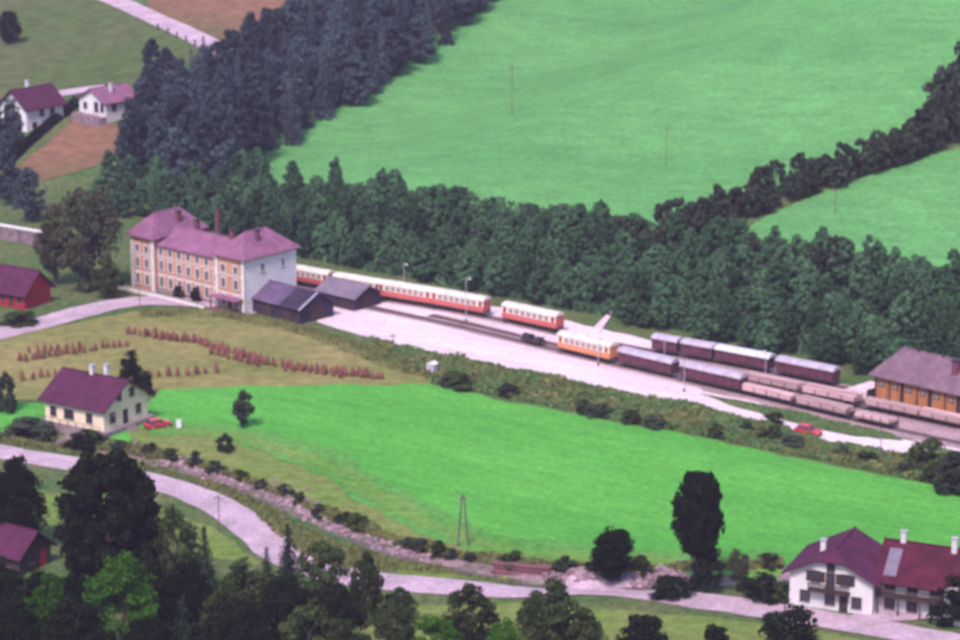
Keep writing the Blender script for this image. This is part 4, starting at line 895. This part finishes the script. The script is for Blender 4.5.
# ------------------------------------------------------------------ cream house lower left
a, rz, Lh = site((46, 425), (105, 437)); print('cream house', Lh); Lh = 11.4; D = 10.2
t = thing('cream_house', 'cream house with dark purple gable roof and two white chimneys above the valley road', 'house', a, rz)
MB().box(-.9, Lh+.9, -1.3, D+.6, -.6, .85).build('terrace', 'plinth_stone', t)
for k in range(8): MB().box(-.9+k*(Lh+1.8)/8+.02, -.9+(k+1)*(Lh+1.8)/8-.02, -1.36, -.85, .851, .93).build('coping_slab', 'stone', t)
gable_walls(t, 0, Lh, 0, D, .8, 4.6, 7.7, 'plaster_cream'); r = gable_roof(t, 0, Lh, 0, D, 4.6, 7.7, .85, 'roof_purple')
chimney(r, Lh*.45, D*.5, 7.6, 1.3, a=.3); chimney(r, Lh*.62, D*.6, 7.3, 1.7, a=.3)
for x in (1.6, 4.2, 5.1, 8.6): window(t, x, 1.9, .75 if x in (4.2, 5.1) else .95, 1.2, 0, trim='wood_dark')
for y in (2.0, 8.0): window(t, Lh, 1.9, .95, 1.25, y, 'r', trim='wood_dark')
for y in (3.6, 6.6): window(t, Lh, 4.9, .85, 1.1, y, 'r', trim='wood_dark')
d = MB().box(Lh-.02, Lh+.08, 4.4, 5.5, .9, 3.1).build('door', 'wood_dark', t); MB().cyl((Lh+.09, 5.3, 1.95), (Lh+.15, 5.3, 1.95), .05, n=6).build('handle', 'lamp_white', d)
b = MB(); 
for k in range(4): MB().box(Lh+.91+k*.35, Lh+1.26+k*.35, 4.1, 5.8, -.3, .66-.2*k).build('step', 'plinth_stone', t)
# railing posts of the terrace
for k in range(9): MB().box(-.85+k*1.55, -.77+k*1.55, -1.25, -1.17, .931, 1.75).build('railing_post', 'wood_dark', t)
MB().box(-.85, 11.63, -1.24, -1.18, 1.751, 1.81).build('handrail', 'wood_dark', t)

# ------------------------------------------------------------------ white double house lower right
a, rz, _ = site((789, 604), (871, 616)); Wg = 10.6; D = 9.5; RZ = 7.5; EZ = 4.75
t = thing('white_double_house', 'white double house with red-brown roofs, balconies and three chimneys at the road', 'house', a, rz)
kk = (RZ-EZ)/(Wg/2); xt = (6.45-EZ)/kk; MB().prism([(0, -.5), (Wg, -.5), (Wg, EZ-.18), (Wg-xt, 6.25), (xt, 6.25), (0, EZ-.18)], 0, D, 'y').build('left_wall', 'plaster_white', t)
# half-hipped roof of the left wing
b = MB(); o_ = .9; k = (RZ-EZ)/(Wg/2); zl = EZ-k*o_; m_ = Wg/2; zh = 6.5; dx = (RZ-zh)/k
b.slab([(-o_, -o_, zl), (m_-dx, -o_, zh), (m_, 1.4, RZ), (m_, D+o_, RZ), (-o_, D+o_, zl)], .18)
b.slab([(Wg+o_, -o_, zl), (Wg+o_, D+o_, zl), (m_, D+o_, RZ), (m_, 1.4, RZ), (m_+dx, -o_, zh)], .18)
b.slab([(m_-dx, -o_, zh), (m_+dx, -o_, zh), (m_, 1.4, RZ)], .18); r = b.build('left_roof', 'roof_purple', t)
MB().cyl((m_, 1.4, RZ+.02), (m_, D+o_, RZ+.02), .14, n=6).build('ridge_cap', 'roof_purple', r)
chimney(r, 3.2, 3.5, 6.4, 1.3)
x0 = Wg+.003; x1 = Wg+11.5
MB().box(x0, x1, 2.2, 10.5, -.5, 4.6).build('right_wall', 'plaster_white', t); r2 = gable_roof(t, x0+.4, x1, 2.2, 10.5, 4.7, 8.0, .9, 'roof_red', name='right_roof')
gable_walls(t, x1-.3, x1-.003, 2.2, 10.5, 4.5, 4.7, 8.0, 'plaster_white', name='gable_wall')
MB().box(x1-2.8, x1+.6, .6, 2.19, -.5, 4.9).build('bay_wall', 'plaster_white', t); gable_roof(t, x1-2.8, x1+.6, .6, 3.6, 5.0, 6.3, .35, 'roof_red', name='bay_roof', axis='y')
chimney(r2, Wg+2.0, 6.4, 7.9, 1.3); chimney(r2, Wg+8.5, 6.0, 7.8, 1.5)
k2 = (8.0-4.7)/4.15
MB().slab([(x0+.6, 2.2, 4.7+.05), (x0+2.2, 2.2, 4.7+.05), (x0+2.2, 5.4, 4.7+k2*3.2+.05), (x0+.6, 5.4, 4.7+k2*3.2+.05)], .05).build('skylight', 'skylight', r2)
# left wing front: windows, balcony, shutters
for x in (3.3, 7.1):
    wn = window(t, x, 3.5, 1.0, 1.3, 0, trim='wood_dark')
    for s in (-1, 1): MB().box(s*.93-.28, s*.93+.28, -.07, .0, -.05, 1.35).build('shutter', 'wood_dark', wn)
d = MB().box(4.6, 5.8, -.07, .02, 2.72, 4.9).build('balcony_door', 'wood_dark', t); MB().box(4.8, 5.6, -.09, -.07, 3.6, 4.7).build('pane', 'glass', d)
bal = MB().box(2.6, 7.8, -1.2, -.01, 2.5, 2.7).build('balcony', 'wood_dark', t)
for i in range(18): MB().box(2.65+i*.295, 2.82+i*.295, -1.19, -1.13, 2.71, 3.55).build('baluster', 'wood_dark', bal)
MB().box(2.6, 7.8, -1.22, -1.1, 3.551, 3.64).build('balcony_rail', 'wood_dark', bal)
for x in (2.0, 5.2, 8.6): window(t, x, .85, 1.05, 1.2, 0, trim='wood_dark')
d = MB().box(6.4, 7.5, -.08, .02, 0, 2.1).build('door', 'wood_dark', t); MB().cyl((7.3, -.13, 1.0), (7.3, -.08, 1.0), .05, n=6).build('handle', 'lamp_white', d)
window(t, 5.2, 5.1, .8, .8, 0, trim='wood_dark')
# right wing: balcony, posts, windows
bal = MB().box(x0+.1, x1-2.9, .7, 2.19, 2.4, 2.6).build('balcony', 'wood_dark', t)
for i in range(28): MB().box(x0+.2+i*.3, x0+.38+i*.3, .72, .78, 2.61, 3.45).build('baluster', 'wood_dark', bal)
MB().box(x0+.1, x1-2.9, .68, .8, 3.451, 3.54).build('balcony_rail', 'wood_dark', bal)
for x in (x0+.4, x0+3.0, x0+5.7, x1-3.1): MB().box(x-.09, x+.09, .74, .92, -.3, 2.4).build('balcony_post', 'wood_dark', t)
for x in (x0+1.6, x0+4.4, x0+7.2): window(t, x, 3.0, 1.1, 1.3, 2.2, trim='wood_dark'); window(t, x, .6, 1.1, 1.3, 2.2, trim='wood_dark')
window(t, x1-1.1, 1.0, 1.0, 1.3, .6, trim='wood_dark'); window(t, x1-1.1, 3.2, .9, 1.1, .6, trim='wood_dark')
rp, _ = ribbon_poly([(858, 622), (880, 617), (905, 616), (932, 612), (945, 603)], 4.0); drape('house_path', rp, 'roadstone', 0.17, 1.0)

# ------------------------------------------------------------------ red barn at the left edge
a, rz, Lb = site((-25, 301), (25, 310)); print('barn', Lb); t = thing('red_barn', 'bright red barn with dark purple roof cut by the left edge', 'barn', a, rz)
gable_walls(t, 0, Lb, 0, 7, -.4, 3.2, 6.4, 'barn_red'); r = gable_roof(t, 0, Lb, 0, 7, 3.2, 6.4, .8, 'roof_purple')
MB().box(Lb-3.6, Lb-2.6, -.06, .02, .3, 2.4).build('door', 'wood_dark', t); window(t, Lb-1.2, 1.1, .8, .9, 0, trim='wood_dark'); window(t, Lb-5, 1.1, .8, .9, 0, trim='wood_dark')
for x in np.linspace(.2, Lb-.2, 22): MB().box(x-.03, x+.03, -.035, .01, 0, 2.7).build('batten', 'barn_red', t)

# ------------------------------------------------------------------ houses upper left
a = P(27, 132); t = thing('white_house', 'white house with purple roof at the upper left edge', 'house', a, math.radians(48))
gable_walls(t, 0, 10.5, 0, 9, -1.5, 5.6, 9.0, 'plaster_white'); r = gable_roof(t, 0, 10.5, 0, 9, 5.6, 9.0, .9, 'roof_purple'); chimney(r, 4.6, 5.0, 8.8, 1.6)
for x in (4.4, 7.4): window(t, x, 3.2, 1.1, 1.5, 0, trim='wood_dark')
for x in (2.2, 5.2, 8.2): window(t, x, .6, 1.0, 1.2, 0, trim='wood_dark')
for y in (2.5, 6.2): window(t, 0, 2.6, 1.0, 1.2, y, 'l', trim='wood_dark'); window(t, 0, .2, 1.0, 1.2, y, 'l', trim='wood_dark')
MB().box(-1.3, -.02, 1.2, 7.8, 2.2, 2.4).build('balcony', 'wood_dark', t)
a, rz, _ = site((80, 119), (117, 127)); t = thing('white_house', 'smaller white house with pink terrace beside the wood', 'house', a, rz)
gable_walls(t, 0, 9.5, 0, 9, -.4, 5.2, 7.6, 'plaster_white', 'y'); r = gable_roof(t, 0, 9.5, 0, 9, 5.2, 7.6, .8, 'roof_station', axis='y'); chimney(r, 6.5, 4.0, 7.0, 1.4)
window(t, 6.2, 2.6, 1.2, 2.0, 0, trim='wood_dark'); window(t, 8.3, 2.8, 1.0, 1.7, 0, trim='wood_dark'); window(t, 2.2, 2.9, 1.0, 1.2, 0, trim='wood_dark')
window(t, 9.5, 3.0, 1.0, 1.4, 2.4, 'r', trim='wood_dark'); window(t, 9.5, 3.0, 1.0, 1.4, 6.0, 'r', trim='wood_dark')
MB().box(-.2, 9.7, -2.2, -.02, -.6, 1.7).build('terrace', 'stone', t)
for i in range(7): MB().box(.0+i*1.55, .1+i*1.55, -2.15, -2.05, 1.701, 2.5).build('railing_post', 'wood_dark', t)
# roof in the lower left corner
a, rz, _ = site((-18, 566), (28, 578)); t = thing('farmhouse', 'small purple-roofed house hidden among the dark trees at the lower left', 'house', a, rz)
gable_walls(t, 0, 6.5, 0, 6, -.5, 2.8, 5.2, 'wood_dark'); gable_roof(t, 0, 6.5, 0, 6, 2.8, 5.2, .7, 'roof_purple'); window(t, 2.0, 1.0, .9, 1.1, 0, trim='wood_dark'); window(t, 4.6, 1.0, .9, 1.1, 0, trim='wood_dark'); window(t, 6.5, 1.0, .9, 1.1, 2.2, 'r', trim='wood_dark')
MB().box(6.49, 6.56, 4.0, 5.0, 0, 2.1).build('door', 'barn_red', t)
# retaining wall at the left
a, b_ = P(-20, 236), P(50, 248); dv = b_-a; L_ = math.hypot(dv.x, dv.y); t = thing('retaining_wall', 'pinkish stone retaining wall at the left edge above the red barn', 'wall', a, math.atan2(dv.y, dv.x))
MB().prism([(0, -.5), (L_, dv.z-.5), (L_, dv.z+2.7), (0, 2.7)], 0, .8, 'y').build('wall', 'stone', t); MB().prism([(-.1, 2.705), (L_+.1, dv.z+2.705), (L_+.1, dv.z+2.95), (-.1, 2.95)], -.12, .92, 'y').build('coping', 'trim_white', t)
# roadside posts of the upper road
c = [P(x, y) for x, y in [(158, 30), (168, 34), (177, 38), (186, 42), (195, 46), (203, 50), (211, 54), (219, 58)]]
for i, p in enumerate(c):
    t = thing('guard_post', 'dark guard post along the upper road at the edge of the wood', 'post', p, 0.4, 'guard posts of the upper road'); MB().box(-.18, .18, -.18, .18, -.3, 1.7).build('post', 'wood_dark', t); MB().box(-.22, .22, -.22, .22, 1.701, 1.85).build('cap', 'lamp_white', t)

# ------------------------------------------------------------------ hay drying on poles
def hay_mesh(seed):
    r = random.Random(seed); V = []; F = []; ns = 9; prof = [(.0, .25), (.32, .42), (.45, .7), (.42, 1.1), (.38, 1.45), (.28, 1.8), (.13, 2.05)]
    for R, z in prof:
        for j in range(ns): a = 2*PI*j/ns; k = R*r.uniform(.75, 1.25); V.append((k*math.cos(a), k*math.sin(a), z+r.uniform(-.06, .06)))
    for i in range(len(prof)-1):
        for j in range(ns): F.append((i*ns+j, i*ns+(j+1) % ns, (i+1)*ns+(j+1) % ns, (i+1)*ns+j))
    F.append(tuple(range((len(prof)-1)*ns, len(prof)*ns)))
    for _ in range(130):     # loose hanging wisps
        a = r.uniform(0, 6.28); z = r.uniform(.4, 1.95); R = .42*(1-max(0, z-1.2)*.75)+.03; n = len(V); c, s = math.cos(a), math.sin(a); w_ = r.uniform(.04, .1); l_ = r.uniform(.2, .45)
        V += [(R*c-s*w_, R*s+c*w_, z), (R*c+s*w_, R*s-c*w_, z), ((R+.16)*c, (R+.16)*s, z-l_)]; F.append((n, n+1, n+2))
    return mesh_from('hay', V, F, 'hay')
HAY = [hay_mesh(i) for i in range(5)]; HPOLE = MB().cyl((0, 0, -.3), (0, 0, 2.3), .05, .035, 6).mesh('pole', 'pole_wood')
def stooks(pts, label):
    for x, y in pts:
        p = P(x, y); t = thing('hay_stook', label, 'hay stook', p, rng.uniform(0, 6.28), 'hay stooks drying on the field'); s = rng.uniform(.7, 1.1); k_ = rng.uniform(.65, 1.0); t.scale = (s*k_, s*k_, s*rng.uniform(.7, .85))
        link('hay', rng.choice(HAY), t).rotation_euler = (rng.uniform(-.14, .14), rng.uniform(-.14, .14), 0); link('pole', HPOLE, t)
row = lambda a, b, n: [(a[0]+(b[0]-a[0])*i/(n-1)+rng.uniform(-1.2, 1.2), a[1]+(b[1]-a[1])*i/(n-1)+rng.uniform(-1, 1)) for i in range(n)]
L1 = 'reddish hay stook in the left row behind the cream house roof'
stooks(row((20, 362), (126, 346), 19)+row((30, 354), (80, 349), 8), L1)
stooks(row((24, 380), (56, 377), 5), 'reddish hay stook in the short row left of the cream house roof')
stooks(row((150, 377), (216, 374), 8), 'reddish hay stook in the short row right of the cream house')
stooks(row((128, 334), (200, 344), 14)+row((155, 339), (182, 343), 5), 'reddish hay stook at the upper end of the long diagonal row')
stooks(row((203, 347), (264, 364), 17)+row((212, 354), (258, 367), 9), 'reddish hay stook in the dense middle of the long diagonal row')
stooks(row((267, 366), (382, 380), 24)+row((285, 371), (340, 378), 8), 'reddish hay stook in the lower right end of the long diagonal row')

# ------------------------------------------------------------------ cars and small things
def car(pos, rz, label, m='car_red'):
    t = thing('parked_car', label, 'car', pos, rz)
    pr = [(-2.0, .32), (-2.05, .62), (-1.95, .88), (-1.2, .92), (.95, .90), (1.85, .78), (2.02, .6), (2.0, .32)]
    MB().prism(pr, -.8, .8, 'y').build('body', m, t)
    V = [(-1.75, -.76, .9), (.95, -.76, .9), (.95, .76, .9), (-1.75, .76, .9), (-1.35, -.6, 1.4), (.25, -.6, 1.4), (.25, .6, 1.4), (-1.35, .6, 1.4)]
    MB().add(V, [(0, 1, 5, 4), (1, 2, 6, 5), (2, 3, 7, 6), (3, 0, 4, 7)]).build('window', 'glass', t); MB().box(-1.4, .3, -.62, .62, 1.395, 1.45).build('roof', m, t)
    for x in (-1.55, -.55, .45):
        for s in (-1, 1): MB().cyl((x if x < .4 else .92, s*.755, .88), (x+.25 if x < -1 else (x if x < .4 else .28), s*.61, 1.41), .04, n=4).build('pillar', m, t)
    for x in (-1.25, 1.25):
        for s in (-1, 1):
            w_ = MB().cyl((x, s*.66, .31), (x, s*.83, .31), .31, n=14).build('wheel', 'rubber', t); MB().cyl((x, s*.83, .31), (x, s*.85, .31), .17, n=10).build('rim', 'zinc', w_)
    for s in (-1, 1): MB().box(1.93, 2.05, s*.58-.16, s*.58+.16, .6, .75).build('headlight', 'lamp_white', t); MB().box(-2.07, -1.98, s*.62-.12, s*.62+.12, .62, .78).build('tail_light', 'barn_red', t)
    for x, y0 in ((-2.12, 0), (2.06, 0)): MB().box(x-.02, x+.08, -.78, .78, .36, .5).build('bumper', 'iron', t)
    p = MB()
    return t
p = P(808, 435); car(p+Vector((0, 0, .06)), math.radians(-38), 'small red car parked on the gravel road behind the weeds')
p = P(158, 428); car(p+Vector((0, 0, .06)), math.radians(35), 'red car parked beside the cream house')
p = P(179, 430); t = thing('laundry_rack', 'white sheet hanging on a drying frame on the lawn beside the cream house', 'laundry', p, math.radians(15))
for x in (-.42, .42): MB().cyl((x, 0, -.3), (x, 0, 1.75), .04, n=6).build('post', 'zinc', t)
MB().cyl((-.42, 0, 1.7), (.42, 0, 1.7), .025, n=6).build('bar', 'zinc', t)
V = []; F = []
for i in range(9):
    for j in range(5): V.append((-.36+i*.72/8, .05*math.sin(i*1.6)*(1-j*.1)-.03, 1.68-j*.34))
for i in range(8):
    for j in range(4): F.append((i*5+j, i*5+j+1, i*5+j+6, i*5+j+5))
V2 = V+[(v[0], v[1]+.012, v[2]) for v in V]; F2 = F+[tuple(q+45 for q in f[::-1]) for f in F]; link('sheet', mesh_from('sheet', V2, F2, 'cloth_white', True), t)
p = P(432, 375); t = thing('white_kiosk', 'small white utility hut at the corner of yard and meadow', 'hut', p, math.radians(-35))
MB().box(-.6, .6, -.6, .6, -.2, 1.9).build('wall', 'plaster_white', t); MB().prism([(-.8, 1.901), (.8, 1.901), (0, 2.3)], -.75, .75, 'y').build('roof', 'trim_white', t); d = MB().box(-.35, .35, -.65, -.58, 0, 1.7).build('door', 'zinc', t)
# benches / stack of logs by the stream
a, rz, _ = site((492, 577), (552, 580)); t = thing('log_pile', 'reddish-brown pile of logs between the stream and the valley road', 'log pile', a, rz); LG = MB().cyl((0, 0, 0), (7.6, 0, 0), .24, .20, 9).mesh('log', 'log_bark')
for k, n_ in enumerate((6, 5, 4, 3)):
    for i in range(n_): link('log', LG, t, (rng.uniform(-.35, .35), .4+i*.47+k*.235, .2+k*.4))
for x in (1.2, 6.2): MB().box(x-.1, x+.1, -.1, 3.3, -.3, -.02).build('bearer', 'wood_dark', t)
# fence posts along the lower road
for i, x in enumerate(range(70, 132, 9)):
    p = P(x, 476+(x-70)*.2); t = thing('fence_post', 'dark fence post on the near side of the valley road', 'post', p, .2, 'fence posts of the valley road'); MB().box(-.09, .09, -.09, .09, -.3, 1.3).build('post', 'wood_dark', t); MB().box(-.11, .11, -.11, .11, 1.301, 1.36).build('cap', 'wood_dark', t)

# ------------------------------------------------------------------ the hazy air of the valley
me = mesh_from('haze', [(x, y, z) for z in (float(Z.min())-1.0, max(HZ_TOP, CAMH)+8) for y in (-120, 1180) for x in (-560, 560)], [(0, 2, 3, 1), (4, 5, 7, 6), (0, 1, 5, 4), (2, 6, 7, 3), (0, 4, 6, 2), (1, 3, 7, 5)])
hm = bpy.data.materials.new('haze'); hm.use_nodes = True; n = hm.node_tree.nodes; n.clear()
vo = n.new('ShaderNodeVolumePrincipled'); vo.inputs['Color'].default_value = (0.82, 0.62, 0.98, 1); vo.inputs['Density'].default_value = 0.00010; vo.inputs['Anisotropy'].default_value = 0.0
mo = n.new('ShaderNodeOutputMaterial'); hm.node_tree.links.new(vo.outputs[0], mo.inputs['Volume']); me.materials.append(hm)
tag(link('haze', me), kind='stuff')
